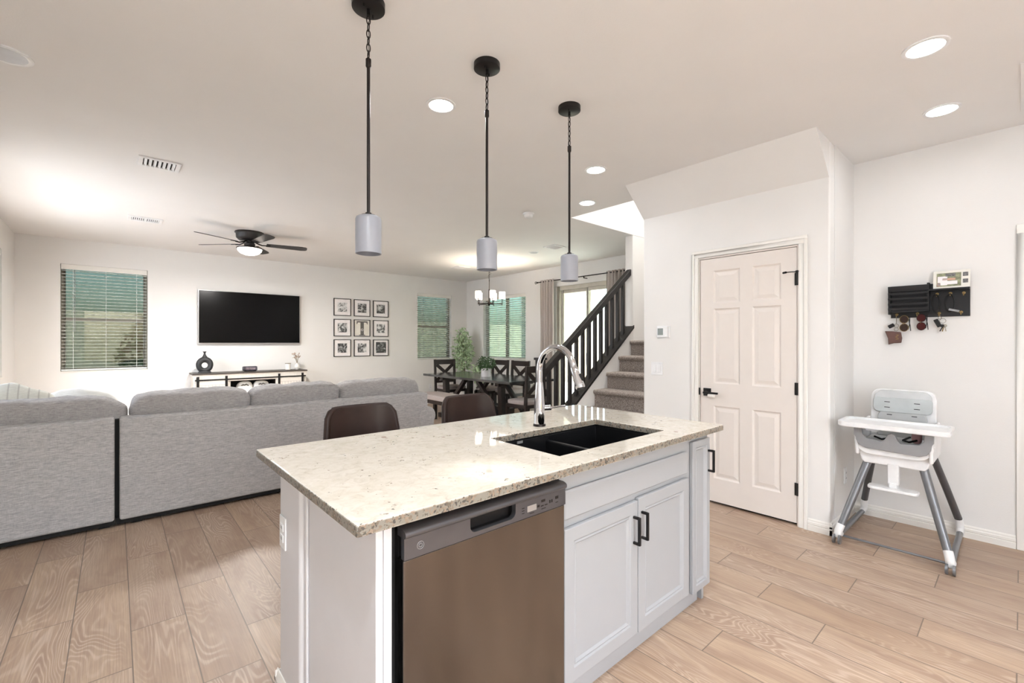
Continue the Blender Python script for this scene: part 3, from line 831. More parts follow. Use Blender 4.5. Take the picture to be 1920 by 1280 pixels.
for x in (1.43, 1.82): MB().lathe([(0, .004), (.035, .004), (.045, .007), (.052, .004), (.055, 0)], (x, 1.36, .661), 28).build('drain', 'black', sk_)
MB().box(1.415, 1.45, 1.566, 1.569, .862, .874).build('maker_sticker', 'silver', sk_)

fa = thing('faucet', (1.623, 1.626, CT), 'polished chrome gooseneck pull-down faucet behind the sink', 'faucet')
FX, FY = 1.623, 1.628
MB().lathe([(.0, .0), (.032, 0), (.032, .008), (.028, .012)], (FX, FY, CT), 32).build('base_ring', 'bronze', fa)
MB().lathe([(.028, .010), (.028, .06), (.0275, .10), (.024, .15), (.0195, .205), (.0175, .222), (0, .222)], (FX, FY, CT), 32).build('body', 'chrome', fa)
pth = [(FX, FY, CT+.222), (FX, FY, CT+.26), (FX, FY, 1.19)]
for i in range(0, 17):
    a = PI*i/16*.94
    pth.append((FX, FY-.115+.115*math.cos(a), 1.20+.116*math.sin(a)))
MB().tube(pth, .0155, 20).build('spout', 'chrome', fa)
e = Vector(pth[-1]); dr = (Vector(pth[-1])-Vector(pth[-2])).normalized(); dr = (dr+Vector((0, -.16, 0))).normalized()
hp = [e, e+dr*.004, e+dr*.03, e+dr*.085, e+dr*.10, e+dr*.105]
hd = MB().tube(hp, [.0155, .0175, .019, .023, .0235, .021], 22).build('spray_head', 'chrome', fa)
MB().tube([e+dr*.104, e+dr*.112], .019, 20).build('nozzle', 'black', hd)
MB().cbox(e+dr*.055+Vector((.004, -.0215, .006)), (.012, .008, .036), Matrix.Rotation(R(-12), 3, 'X')).build('spray_button', 'black', hd, bevel=.002)
MB().cyl((FX+.02, FY-.004, 1.0), (FX+.062, FY-.014, 1.0), .0165, 22).tube([(FX+.055, FY-.012, 1.0), (FX+.075, FY-.018, 1.001), (FX+.105, FY-.028, 1.004), (FX+.15, FY-.04, 1.006)], [.008, .0065, .0055, .006], 12).build('lever', 'chrome', fa)

# dishwasher --------------------------------------------------------------
dw = thing('dishwasher', (.86, 1.3, .1), 'stainless steel dishwasher with grey control panel in the island front', 'dishwasher')
DX0, DX1 = .556, 1.172
MB().box(DX0+.005, DX1-.005, 1.09, 1.60, .10, .856).build('tub', 'dark', dw)
MB().box(.536, .5555, 1.10, 1.12, .0, .88).build('gap_shade_strip', 'dark', dw)  # dark strip standing for shade between stile and dishwasher
MB().box(DX0, DX1, 1.052, 1.088, .11, .776).build('door_panel', 'steel', dw, bevel=.004)
# control panel: flat lower band with the pocket handle and a rounded roll on top
cp = MB().wall('y', 1.048, 1.066, DX0, DX1, .778, .834, [(.765, .940, .790, .834)])
for (cx, sg) in ((.765, 1), (.940, -1)):
    pts = [(cx, .790)]
    for i in range(7):
        a = PI/2*i/6
        pts.append((cx+sg*.02*(1-math.cos(PI/2-a)), .790+.02*(1-math.sin(PI/2-a)) if False else .790+.02*(1-math.cos(a))) if False else (cx+sg*(.02-.02*math.sin(a)), .790+(.02-.02*math.cos(a))))
    cp.prism(pts, 'y', 1.048, 1.066)
cpo = cp.build('control_panel', 'panelgrey', dw, sharp=30)
pr = [(1.048, .834), (1.043, .836), (1.040, .841), (1.041, .848), (1.047, .853), (1.058, .856), (1.085, .856), (1.085, .834)]
MB().prism(pr, 'x', DX0, DX1).build('top_roll', 'panelgrey', cpo, sharp=60)
pk = MB().box(.758, .947, 1.084, 1.088, .783, .834); pk.box(.758, .947, 1.066, 1.084, .783, .788); pk.box(.758, .763, 1.066, 1.084, .788, .834); pk.box(.942, .947, 1.066, 1.084, .788, .834)
pk.build('handle_pocket', 'black', cpo)
MB().box(.990, 1.030, 1.0465, 1.048, .795, .814).build('display', 'silver', cpo)
bt = MB()
for (x, z, w_, h) in ((1.062, .816, .018, .008), (1.128, .812, .014, .009), (1.040, .803, .010, .007), (1.058, .800, .012, .003), (1.076, .800, .012, .003), (1.094, .806, .005, .010), (1.104, .806, .005, .010), (1.128, .796, .012, .002), (.972, .812, .010, .002), (.972, .804, .010, .002), (.972, .796, .010, .002), (1.064, .790, .02, .002), (1.01, .788, .02, .0015)):
    bt.box(x-w_/2, x+w_/2, 1.0472, 1.048, z-h/2, z+h/2)
bt.build('buttons', 'black', cpo)
MB().torus((.603, 1.0475, .806), .010, .0009, 'y', 24, 6).torus((.603, 1.0475, .806), .005, .0009, 'y', 16, 6).build('round_badge', 'badge', cpo)

# ------------------------------------------------------------------ bar stools
def stool():
    t = thing('bar_stool', (0, 0, 0), 'brown leather bar stool', 'bar stool')
    # bucket shell: back surface curved around the sitter (sitter faces -y), back at y=+.22
    nu, nv = 20, 14; outer = []; inner = []
    for j in range(nv+1):
        v = j/nv; z = .62+v*.355
        hw = .225-.035*v
        for i in range(nu+1):
            u = -1+2*i/nu
            k = max(0, abs(u)-.78)/.22
            zz = z if v < .999 else z
            x = hw*u; yb = .215+.03*v-.075*abs(u)**3.2*(1-.35*v)
            top = .018*k*k*v*2.4
            for L, off in ((outer, 0), (inner, -.032)):
                L.append((x*(1 if off == 0 else .94), yb+off, zz-top-(0 if off == 0 else 0)))
    m = MB(); W = nu+1
    vs = outer+inner; o_ = len(outer); fs = []
    for j in range(nv):
        for i in range(nu):
            a = j*W+i; fs.append((a, a+1, a+1+W, a+W)); fs.append((o_+a, o_+a+W, o_+a+1+W, o_+a+1))
    for i in range(nu):
        a = nv*W+i; fs.append((a, a+1, o_+a+1, o_+a)); a = i; fs.append((a, o_+a, o_+a+1, a+1))
    for j in range(nv):
        a = j*W; fs.append((a, a+W, o_+a+W, o_+a)); a = j*W+nu; fs.append((a, o_+a, o_+a+W, a+W))
    m.add(vs, fs)
    m.build('backrest', 'leather', t, sharp=80)
    edge = [Vector(vs[j*W])+Vector((0, -.016, 0)) for j in range(nv+1)]+[Vector(vs[nv*W+i])+Vector((0, -.016, 0)) for i in range(1, nu)]+[Vector(vs[j*W+nu])+Vector((0, -.016, 0)) for j in range(nv, -1, -1)]
    MB().tube(edge, .017, 8).build('rolled_edge', 'leather', t, sharp=80)
    MB().soft((0, .0, .62), (.44, .44, .075), 4, 12).build('seat', 'leather', t, sharp=80)
    for sx in (-1, 1):
        for sy in (-1, 1):
            MB().tube([(sx*.14, sy*.13+.01, .59), (sx*.22, sy*.21, .012)], .011, 10).build('leg', 'black', t)
    fr_ = MB(); q = [(-.19, -.18), (.19, -.18), (.19, .18), (-.19, .18)]
    for i in range(4): fr_.cyl((*q[i], .22), (*q[(i+1) % 4], .22), .008, 8)
    fr_.box(-.15, .15, -.14, .15, .575, .587)
    fr_.build('footrest_frame', 'black', t)
    return t
st = stool(); st.location = (1.03, 2.245, 0); st['label'] = 'brown leather bar stool nearer the left end of the island counter'; st['group'] = 'bar stools behind the island'
copy_tree(st, (1.755, 2.245, 0), 0, 'brown leather bar stool in front of the dining bench, next to the faucet', 'bar stools behind the island')

# ------------------------------------------------------------------ stairs and railing
sc_ = thing('carpeted_staircase', (4.0, 2.85, 0), 'beige carpeted staircase rising beside the pantry wall', 'stairs')
RISE, RUN, X1 = .195, .25, 3.50
for k in range(1, 8):
    xn = X1+RUN*(k-1); zt = RISE*k; zb = RISE*(k-1)
    x2 = xn+RUN+.03 if k < 7 else XD-.003
    prof = [(xn+.022, zb), (xn+.022, zt-.055), (xn+.004, zt-.05), (xn-.006, zt-.03), (xn-.004, zt-.012), (xn+.012, zt-.001), (xn+.03, zt), (x2, zt), (x2, zb)]
    MB().prism([(p[0], p[1]) for p in prof], 'y', YS0+.002, YS1-.002).build('step', 'carpet', sc_, sharp=60)

rl = thing('stair_railing', (4.2, YS1+.06, 0), 'dark wood stair railing with square balusters and newel post', 'railing')
SL = RISE/RUN
YR = YS1+.06
zt = lambda x: 2.297+SL*(x-5.067)      # rail top
zk = lambda x: 1.555+SL*(x-5.067)      # top of shoe board
kw = [(3.36, 0), (5.07, 0), (5.07, zk(5.07)-.045), (3.36, zk(3.36)-.045)]
struct('wall_knee', MB().prism(kw, 'y', YS1, YS1+.12), 'wall')
MB().prism([(3.34, zk(3.34)-.045), (5.085, zk(5.085)-.045), (5.085, zk(5.085)-.005), (3.34, zk(3.34)-.005)], 'y', YS1-.014, YS1+.134).build('shoe_board', 'rail', rl, bevel=.003)
MB().prism([(3.466, zt(3.466)-.085), (5.085, zt(5.085)-.085), (5.085, zt(5.085)-.03), (5.07, zt(5.07)), (3.466, zt(3.466))], 'y', YR-.034, YR+.034).build('handrail', 'rail', rl, bevel=.006)
for k in range(13):
    x = 3.553+k*.1150
    MB().prism([(x-.019, zk(x-.019)-.004), (x+.019, zk(x+.019)-.004), (x+.019, zt(x+.019)-.08), (x-.019, zt(x-.019)-.08)], 'y', YR-.019, YR+.019).build('baluster', 'rail', rl, bevel=.002)
nw = MB().box(3.385, 3.465, YR-.04, YR+.04, 0, 1.15); nw.box(3.373, 3.477, YR-.052, YR+.052, 1.15, 1.175)
nw.build('newel_post', 'rail', rl, bevel=.004)
area_light('stairwell_fill', (4.9, 2.85, 5.25), 34, .3, (1, .99, .97), None, 170)  # unseen area light added, with a lamp body, to whiten the stairwell
sl_ = thing('added_stairwell_lamp', (4.9, 2.85, 5.25), 'added unseen ceiling lamp brightening the stairwell', 'ceiling light')
MB().lathe([(0, -.04), (.12, -.035), (.15, 0)], (4.9, 2.85, 5.3), 30).build('diffuser', 'diffuser', sl_)

# ------------------------------------------------------------------ sectional sofa
def sofa_right():
    t = thing('sectional_sofa', (1.3, 4.85, 0), 'light grey sofa section with three back cushions and a rolled arm, back to the island', 'sofa')
    MB().box(.022, 2.585, 4.33, 4.50, .045, .788).build('back_panel', 'sofa', t, bevel=.018, seg=3)
    MB().box(.003, 2.48, 4.502, 5.28, .06, .30).build('seat_base', 'sofa', t, bevel=.02, seg=3)
    for i, (a, b) in enumerate(((.04, .85), (.86, 1.66), (1.67, 2.47))):
        MB().soft(((a+b)/2, 4.94, .385), (b-a, .72, .17), 6, 12, .006, i).build('seat_cushion', 'sofacush', t, sharp=80)
    for i, (a, b) in enumerate(((.082, .895), (.885, 1.675), (1.665, 2.562))):
        rot = Matrix.Rotation(R(7), 3, 'X')
        MB().soft(((a+b)/2, 4.57, .70), (b-a, .25, .50), 5.5, 16, .016, i+3, rot).build('back_cushion', 'sofacush', t, sharp=80)
    # rolled arm: round front and a body below
    pr = []
    for i in range(15):
        a = R(-35+250*i/14); pr.append((2.575+.105*math.cos(a), .53+.105*math.sin(a)))
    pr = [(2.60, .05), (2.645, .30)]+pr[:]+[(2.484, .43), (2.484, .05)]
    pr = [(p[0], p[1]) for p in pr]
    MB().prism(pr, 'y', 4.325, 5.27).build('rolled_arm', 'sofa', t, bevel=.006, seg=2)
    MB().box(-.003, .021, 4.40, 4.49, .05, .77).build('sofa_gap_shade', 'dark', t)  # dark box painting shade into the slot between the sofa sections
    for x in (.12, 1.3, 2.45):
        for y in (4.40, 5.2): MB().box(x-.03, x+.03, y-.03, y+.03, 0, .05).build('foot', 'dark', t)
    MB().box(.004, 2.56, 4.345, 5.26, .018, .062).build('underframe', 'dark', t)
    return t
sofa_right()
t = thing('sectional_sofa', (-.46, 5.2, 0), 'light grey corner sofa section at the left edge, running along the window wall', 'sofa')
MB().box(-.955, -.004, 4.33, 4.50, .045, .79).build('back_panel', 'sofa', t, bevel=.018, seg=3)
MB().box(-.955, -.80, 4.502, 6.6, .045, .79).build('side_back', 'sofa', t, bevel=.018, seg=3)
MB().box(-.795, .0, 4.502, 6.6, .06, .30).build('seat_base', 'sofa', t, bevel=.02, seg=3)
MB().soft((-.39, 5.05, .385), (.79, .95, .17), 6, 12, .006, 1).build('seat_cushion', 'sofacush', t, sharp=80)
MB().soft((-.40, 6.05, .385), (.78, .98, .17), 6, 12, .006, 2).build('seat_cushion', 'sofacush', t, sharp=80)
MB().soft((-.44, 4.575, .695), (1.01, .25, .50), 5.5, 18, .016, 9, Matrix.Rotation(R(7), 3, 'X') @ Matrix.Rotation(R(1.5), 3, 'Y')).build('back_cushion', 'sofacush', t, sharp=80)
MB().soft((-.69, 5.80, .69), (.20, 1.0, .44), 5, 14, .012, 8).build('back_cushion', 'sofacush', t, sharp=80)
for x in (-.9, -.06):
    for y in (4.40, 6.5): MB().box(x-.03, x+.03, y-.03, y+.03, 0, .05).build('foot', 'dark', t)
MB().box(-.94, .001, 4.345, 6.58, .018, .062).build('underframe', 'dark', t)
def pillow(c, d, rot, mat, label, seed):
    m = MB().soft((0, 0, 0), (d[0], d[1], d[2]), 2.6, 16, .012, seed)
    vs = []
    for p in m.v:
        x, y, z = p; k = (abs(x)/(d[0]/2))*(abs(z)/(d[2]/2))
        q = Vector((x*(1+.10*k), y*(1-.45*k), z*(1+.10*k)))
        vs.append(tuple(rot @ q+Vector(c)))
    m.v = vs
    return tag(m.build('throw_pillow', mat, sharp=80), label, 'pillow')
RX = lambda a: Matrix.Rotation(R(a), 3, 'X'); RY = lambda a: Matrix.Rotation(R(a), 3, 'Y'); RZ = lambda a: Matrix.Rotation(R(a), 3, 'Z')
pillow((-.56, 4.90, .80), (.44, .14, .44), RX(-18) @ RY(28), M['striped'], 'off-white pillow with thin dark lines leaning behind the left sofa cushion', 1)
pillow((-.22, 5.06, .74), (.44, .13, .44), RX(-14) @ RY(14), M['whitepillow'], 'plain white pillow right of the lined pillow on the corner sofa', 2)
pillow((-.78, 4.76, .76), (.26, .10, .36), RX(-10) @ RY(20), M['whitepillow'], 'white pillow corner showing at the very left edge of the sofa', 3)

# ------------------------------------------------------------------ television, frames, console
tv = thing('television', (1.71, YF-.03, 1.32), 'large black flat television mounted on the far wall', 'television')
MB().box(1.2, 2.2, YF-.030, YF-.0, 1.55, 1.95).build('wall_mount', 'black', tv)
MB().box(.968, 2.458, YF-.068, YF-.032, 1.318, 2.162).build('housing', 'silver', tv, bevel=.003)
MB().box(.976, 2.450, YF-.071, YF-.068, 1.330, 2.155).build('screen', 'tv', tv)
MB().box(1.69, 1.735, YF-.072, YF-.069, 1.321, 1.328).build('badge', 'silver', tv)
subj = ['a dark photo', 'a pale photo with a grey arc', 'a bright washed photo', 'dark trees round a pale centre', 'the letter T', 'a dark streaked photo', 'a soft mid grey photo', 'a dark patchy photo', 'a pale photo with small dark figures']
rows_n = ['top row', 'middle row', 'bottom row']; col_n = ['left', 'middle', 'right']
for r_ in range(3):
    for c_ in range(3):
        i = r_*3+c_
        fx = (3.072, 3.457, 3.845)[c_]; fz = (1.843, 1.453, 1.066)[r_]; S = .327
        t = thing('picture_frame', (fx+S/2, YF, fz), 'black frame with %s, %s %s of the nine' % (subj[i], rows_n[r_].replace(' row', ''), col_n[c_]), 'picture frame', 'black frames in a grid of nine')
        MB().wall('y', YF-.022, YF-.001, fx, fx+S, fz, fz+S, [(fx+.012, fx+S-.012, fz+.012, fz+S-.012)]).build('frame', 'black', t, bevel=.001)
        MB().box(fx+.012, fx+S-.012, YF-.012, YF-.002, fz+.012, fz+S-.012).build('mat_board', 'print_white', t)
        if i == 4:
            MB().box(fx+.02, fx+S-.02, YF-.0135, YF-.012, fz+.018, fz+S-.018).build('print', 'paper', t)
            T = MB(); y0, y1 = YF-.0155, YF-.0135; cx = fx+S/2
            T.box(cx-.034, cx+.034, y0, y1, fz+.03, fz+S-.05); T.box(cx-.11, cx+.11, y0, y1, fz+S-.055, fz+S-.03)
            T.prism([(cx-.11, fz+S-.055), (cx-.11, fz+S-.09), (cx-.098, fz+S-.085), (cx-.085, fz+S-.055)], 'y', y0, y1); T.prism([(cx+.11, fz+S-.055), (cx+.085, fz+S-.055), (cx+.098, fz+S-.085), (cx+.11, fz+S-.09)], 'y', y0, y1)
            T.box(cx-.06, cx+.06, y0, y1, fz+.02, fz+.034)
            T.build('letter', 'print_grey', t)
            MB().torus((cx, YF-.0165, fz+.13), .02, .004, 'y', 20, 6).build('white_script', 'print_white', t)
        else:
            a, b = (.075, S-.075) if i != 8 else (.06, S-.05)
            MB().box(fx+a, fx+b, YF-.0135, YF-.012, fz+a, fz+b).build('photograph', photo(i), t)

cn = thing('media_console', (1.67, 8.33, 0), 'whitewashed barn door media console with dark top under the television', 'cabinet')
CX0, CX1, CY0, CY1 = .875, 2.46, 8.15, 8.53
MB().box(CX0-.02, CX1+.02, CY0-.02, CY1, .848, .868).build('top', 'consoletop', cn, bevel=.002)
MB().prism([(CY0-.012, .848), (CY0, .82), (CY0, .815), (CY1, .815), (CY1, .848)], 'x', CX0-.01, CX1+.01).build('cornice', 'console', cn)
b_ = MB(); b_.box(CX0, CX0+.03, CY0, CY1, .05, .815); b_.box(CX1-.03, CX1, CY0, CY1, .05, .815); b_.box(CX0+.03, CX1-.03, CY1-.015, CY1, .05, .815)
b_.box(CX0+.03, CX1-.03, CY0, CY1-.015, .05, .08); b_.box(CX0+.03, CX1-.03, CY0, CY0+.02, .735, .815); b_.box(1.32, 1.345, CY0, CY1-.015, .08, .735); b_.box(1.99, 2.015, CY0, CY1-.015, .08, .735)
b_.box(1.345, 1.99, CY0+.02, CY1-.016, .735, .75); b_.box(1.345, 1.99, CY0+.01, CY1-.016, .42, .44)
b_.build('body', 'console', cn, bevel=.002)
MB().box(1.346, 1.989, CY1-.02, CY1-.0155, .44, .735).box(1.346, 1.352, CY0+.03, CY1-.02, .44, .735).box(1.983, 1.989, CY0+.03, CY1-.02, .44, .735).build('niche_dark_faces', 'dark', cn)  # back and sides of the niche in near-black
for x in (CX0+.05, CX1-.05):
    for y in (CY0+.04, CY1-.05): MB().box(x-.03, x+.03, y-.03, y+.03, 0, .05).build('foot', 'console', cn)
for (a, b) in ((.895, 1.315), (2.005, 2.425)):
    d = MB().box(a, b, CY0-.022, CY0-.004, .10, .745)
    dr_ = d.build('barn_door', 'console', cn, bevel=.002)
    q = MB()
    for i in range(1, 8): q.box(a+.03+(b-a-.06)*i/8-.0015, a+.03+(b-a-.06)*i/8+.0015, CY0-.0232, CY0-.022, .15, .69)
    q.box(a+.03, b-.03, CY0-.0232, CY0-.022, .688, .691)
    q.build('bead_grooves', 'seatcloth', dr_)
    for x in (a+.028, b-.028):
        MB().box(x-.017, x+.017, CY0-.030, CY0-.0235, .56, .822).build('strap_hanger', 'black', dr_, bevel=.001)
MB().box(CX0+.01, CX1-.01, CY0-.034, CY0-.0302, .757, .779).build('sliding_rail', 'black', cn)
for (x, lb) in ((1.555, 'small white pillow with dark lettering in the console niche, left one'), (1.80, 'small white pillow with dark lettering in the console niche, right one')):
    m = MB().soft((x, 8.27, .585), (.235, .11, .255), 3, 14, .008, int(x*10)); o = tag(m.build('shelf_pillow', 'whitepillow', sharp=80), lb, 'pillow', 'white pillows in the console niche')
    q = MB()
    for i in range(7): q.cbox((x-.045+i*.015, 8.213, .655+.006*math.sin(i*1.9)+.008*math.sin(PI*i/6)), (.011, .002, .018), RY(20*math.sin(i*2.3)))
    q.build('lettering', 'black', o)

# objects on the console
va = thing('ring_vase', (1.03, 8.31, .868), 'black ceramic vase with an oval hole through its body', 'vase')
m = MB(); n1, n2 = 36, 14; vs = []; fs = []
for i in range(n1):
    a = 2*PI*i/n1
    wy = .034
    tr = .036+.006*max(0, math.sin(a)) - .0*1
    cx, cz = .076*math.cos(a), .083*math.sin(a)
    for j in range(n2):
        b = 2*PI*j/n2
        rx = cx+tr*math.cos(a)*math.cos(b); rz = cz+(tr*1.05)*math.sin(a)*math.cos(b)
        vs.append((1.03+rx, 8.31+wy*math.sin(b), .868+.122+rz if rz > -.118 else .868+.004))
for i in range(n1):
    for j in range(n2): fs.append((i*n2+j, i*n2+(j+1) % n2, ((i+1) % n1)*n2+(j+1) % n2, ((i+1) % n1)*n2+j))
m.add(vs, fs)
m.build('body', 'vase', va, sharp=70)
MB().lathe([(.055, 0), (.085, .0), (.082, .02), (.05, .045)], (1.03, 8.31, .869), 28, 1, .42).build('foot', 'vase', va)
MB().lathe([(.042, 0), (.022, .030), (.013, .055), (.013, .075), (.028, .095), (.024, .095), (.009, .074), (0, .07)], (1.03, 8.31, .868+.236), 28, 1, .8).build('neck', 'vase', va)
sp = thing('patterned_box', (1.64, 8.30, .868), 'small dark patterned rounded box in the middle of the console', 'box')
MB().box(1.56, 1.72, 8.26, 8.34, .869, .879).build('stand', 'black', sp)
MB().cbox((1.64, 8.30, .915), (.205, .09, .072)).build('body', simple('dark_marbled_cover', lin(70, 66, 74), .4, var=.85, vscale=34), sp, bevel=.016, seg=3)
MB().box(1.57, 1.71, 8.2535, 8.2548, .90, .93).build('front_band', simple('mauve_marbled_band', lin(120, 108, 112), .35, var=.7, vscale=60), sp, bevel=.0004)
cd = thing('pillar_candle', (2.23, 8.36, .868), 'white jar candle with a thin wooden lid near the console end', 'candle')
MB().lathe([(0, 0), (.042, 0), (.042, .10), (.040, .103), (0, .103)], (2.23, 8.36, .869), 28).build('jar', 'ceram', cd)
MB().lathe([(0, 0), (.047, 0), (.047, .008), (0, .008)], (2.23, 8.36, .972), 28).build('lid', 'bark', cd)
fv = thing('bud_vase', (2.36, 8.30, .868), 'small round white vase holding dried flowers on the console', 'vase')
MB().lathe([(0, 0), (.022, 0), (.040, .022), (.045, .045), (.038, .072), (.018, .095), (.016, .112), (.014, .112), (.014, .095), (0, .09)], (2.36, 8.30, .869), 28).build('pot', 'ceram', fv)
sm_ = MB(); fl = MB()
for i in range(16):
    a = rnd.uniform(0, 2*PI); s_ = rnd.uniform(.3, 1); h = rnd.uniform(.10, .18)
    p0 = Vector((2.36, 8.30, .97)); p2 = p0+Vector((math.cos(a)*.085*s_, math.sin(a)*.05*s_, h)); p1 = (p0+p2)/2+Vector((0, 0, .02))
    sm_.tube([p0, p1, p2], .0014, 5)
    for k in range(5): fl.soft(tuple(p2+Vector((rnd.uniform(-.016, .016), rnd.uniform(-.016, .016), rnd.uniform(-.01, .014)))), (.017, .017, .012), 2, 2)
sm_.build('stems', 'bark', fv); fl.build('dried_flowers', simple('dried_petal', lin(196, 176, 160), .8, var=.3, vscale=60), fv)

# ------------------------------------------------------------------ ceiling fan
FCX, FCY = 1.29, 6.54
fn = thing('ceiling_fan', (FCX, FCY, 2.45), 'dark five blade ceiling fan with a lit glass bowl', 'ceiling fan')
MB().lathe([(0, .0), (.165, 0), (.168, -.012), (.155, -.02), (.150, -.075), (.125, -.10), (.06, -.108), (0, -.108)], (FCX, FCY, HC), 40).build('motor_housing', 'fandark', fn)
MB().lathe([(.05, .03), (.05, .0), (.062, -.01), (.062, -.035), (.05, -.045), (.10, -.055), (.147, -.062), (.150, -.072), (.142, -.076), (0, -.076)], (FCX, FCY, 2.607), 36).build('switch_housing', 'fandark', fn)
MB().lathe([(.140, 0), (.132, -.028), (.10, -.058), (.05, -.076), (0, -.082)], (FCX, FCY, 2.532), 36).build('glass_bowl', 'fanglass', fn)
area_light('fan_glow', (FCX, FCY, 2.445), 42, .27, (1, .96, .92), fn, 180)
for k in range(5):
    a = R(-10+72*k); m4 = Matrix.Translation((FCX, FCY, 2.60)) @ Matrix.Rotation(a, 4, 'Z') @ Matrix.Rotation(R(-12), 4, 'X')
    b = MB()
    pts = [(.19, -.045), (.60, -.062), (.655, -.052), (.672, -.03), (.672, .03), (.655, .052), (.60, .062), (.19, .045)]
    b.prism(pts, 'z', -.003, .003); b.v = [tuple(m4 @ Vector(p)) for p in b.v]
    bl = b.build('blade', 'fandark', fn)
    h = MB().tube([(.045, 0, .035), (.09, 0, .008), (.14, 0, -.008), (.19, 0, -.006)], .008, 8); h.box(.185, .235, -.03, .03, -.009, -.004); h.v = [tuple(m4 @ Vector(p)) for p in h.v]
    h.build('blade_bracket', 'black', bl)

# ------------------------------------------------------------------ dining set
TX0, TX1, TY0, TY1 = 4.285, 5.26, 4.91, 7.35
tb = thing('dining_table', (4.77, 6.13, 0), 'long dark wood trestle dining table', 'dining table')
tp = MB()
n = 5
for i in range(n):
    a = TX0+(TX1-TX0)*i/n; b = TX0+(TX1-TX0)*(i+1)/n
    tp.box(a+.0006, b-.0006, TY0+.09, TY1-.09, .722, .760)
tp.box(TX0, TX1, TY0, TY0+.088, .722, .760); tp.box(TX0, TX1, TY1-.088, TY1, .722, .760)
tp.build('tabletop', 'tablewood', tb, bevel=.002, merge=False)
for y in (5.35, 6.91):
    g_ = MB().box(4.40, 5.14, y-.045, y+.045, .66, .720); g_.box(4.36, 5.18, y-.05, y+.05, 0, .08)
    g_.beam((4.52, y, .08), (4.50, y, .66), .09, .09, (1, 0, 0)); g_.beam((5.02, y, .08), (5.04, y, .66), .09, .09, (1, 0, 0))
    g_.beam((4.56, y, .10), (4.98, y, .64), .05, .06, (0, 1, 0)) if False else None
    g_.build('trestle', 'chairwood', tb, bevel=.004)
for (ya, yb) in ((5.40, 5.95), (6.86, 6.31)):
    for x in (4.50, 5.04):
        MB().beam((x, ya, .16), (x, yb, .70), .06, .07, (1, 0, 0)).build('diagonal_brace', 'chairwood', tb, bevel=.003)
MB().box(4.72, 4.82, 5.40, 6.86, .20, .28).build('stretcher', 'chairwood', tb, bevel=.003)

def dchair():
    t = thing('dining_chair', (0, 0, 0), 'dining chair', 'dining chair')
    # faces +y, back at y=-.22
    for sx in (-1, 1):
        l = MB().prism([(-.235, 0), (-.195, 0), (-.185, .46), (-.215, 1.0), (-.25, 1.0), (-.225, .46)], 'x', sx*.225-.02*1, sx*.225+.02)
        l.build('rear_leg', 'chairwood', t, bevel=.003)
        MB().box(sx*.205-.022, sx*.205+.022, .19, .234, 0, .42).build('leg', 'chairwood', t, bevel=.003)
    lean = lambda z: -.205-.028*(z-.46)/.54
    tr = MB()
    tr.prism([(lean(.90)-.011, .90), (lean(.90)+.013, .90), (lean(1.0)+.013, .995), (lean(1.0)-.011, .995)], 'x', -.206, .206)
    tr.build('top_rail', 'chairwood', t, bevel=.003)
    br = MB(); br.box(-.206, .206, lean(.56)-.012, lean(.56)+.012, .54, .585); br.build('lower_rail', 'chairwood', t, bevel=.003)
    for sg in (-1, 1):
        MB().beam((-.19*sg, lean(.60)+.002*sg, .59), (.19*sg, lean(.89)+.002*sg, .895), .024, .062, (0, 0, 1)).build('cross_slat', 'chairwood', t, bevel=.002)
    ap = MB().wall('z', .385, .435, -.225, .225, -.20, .212, [(-.203, .203, -.178, .19)]); ap.build('seat_frame', 'chairwood', t, bevel=.002)
    MB().soft((0, .012, .463), (.475, .445, .075), 5, 12).build('seat', 'seatcloth', t, sharp=80)
    st_ = MB().box(-.21, .21, -.005, .015, .17, .20)
    for sx in (-1, 1): st_.box(sx*.21-.011, sx*.21+.011, -.205, .195, .17, .20)
    st_.build('stretchers', 'chairwood', t, bevel=.002)
    return t
c0 = dchair(); c0.location = (4.60, 4.87, 0)
c0['label'] = 'cross-back dining chair at the near end of the table, beside the stair newel'; c0['group'] = 'cross-back chairs at the dining table'
G = 'cross-back chairs at the dining table'
copy_tree(c0, (4.95, 7.42, 0), PI, 'cross-back dining chair at the far end of the table under the blind', G)
copy_tree(c0, (5.38, 6.70, 0), PI/2, 'cross-back dining chair behind the potted plant on the long side', G)
copy_tree(c0, (5.38, 6.12, 0), PI/2, 'cross-back dining chair on the long side, between the table plant and the end chair', G)

bn = thing('dining_bench', (4.03, 6.0, 0), 'long upholstered dining bench in taupe cloth', 'bench')
MB().soft((4.03, 6.0, .445), (.42, 1.72, .09), 7, 20).build('seat', 'seatcloth', bn, sharp=80)
MB().box(3.84, 4.22, 5.17, 6.83, .345, .412).build('seat_frame', 'chairwood', bn, bevel=.003)
for x in (3.87, 4.19):
    for y in (5.22, 6.78): MB().box(x-.028, x+.028, y-.028, y+.028, 0, .345).build('leg', 'chairwood', bn, bevel=.003)

def leaf_quads(mb, c, n, spread, size, rng, flat=.5, droop=0):
    for _ in range(n):
        while True:
            p = Vector((rng.uniform(-1, 1), rng.uniform(-1, 1), rng.uniform(-1, 1)))
            if p.length <= 1: break
        q = Vector((c[0]+p.x*spread[0], c[1]+p.y*spread[1], c[2]+p.z*spread[2]))
        d = Vector((rng.uniform(-1, 1), rng.uniform(-1, 1), rng.uniform(-1, 1)-droop)).normalized()
        s_ = d.cross(Vector((rng.uniform(-1, 1), rng.uniform(-1, 1), rng.uniform(-1, 1)))).normalized()
        L = size*rng.uniform(.7, 1.3); W_ = L*.22; nrm = d.cross(s_)*L*.06
        mb.add([q, q+d*L*.35+s_*W_+nrm, q+d*L, q+d*L*.35-s_*W_+nrm, q+d*L*.4-nrm*.5], [(0, 1, 4), (1, 2, 4), (2, 3, 4), (3, 0, 4)])
rg_ = random.Random(3)
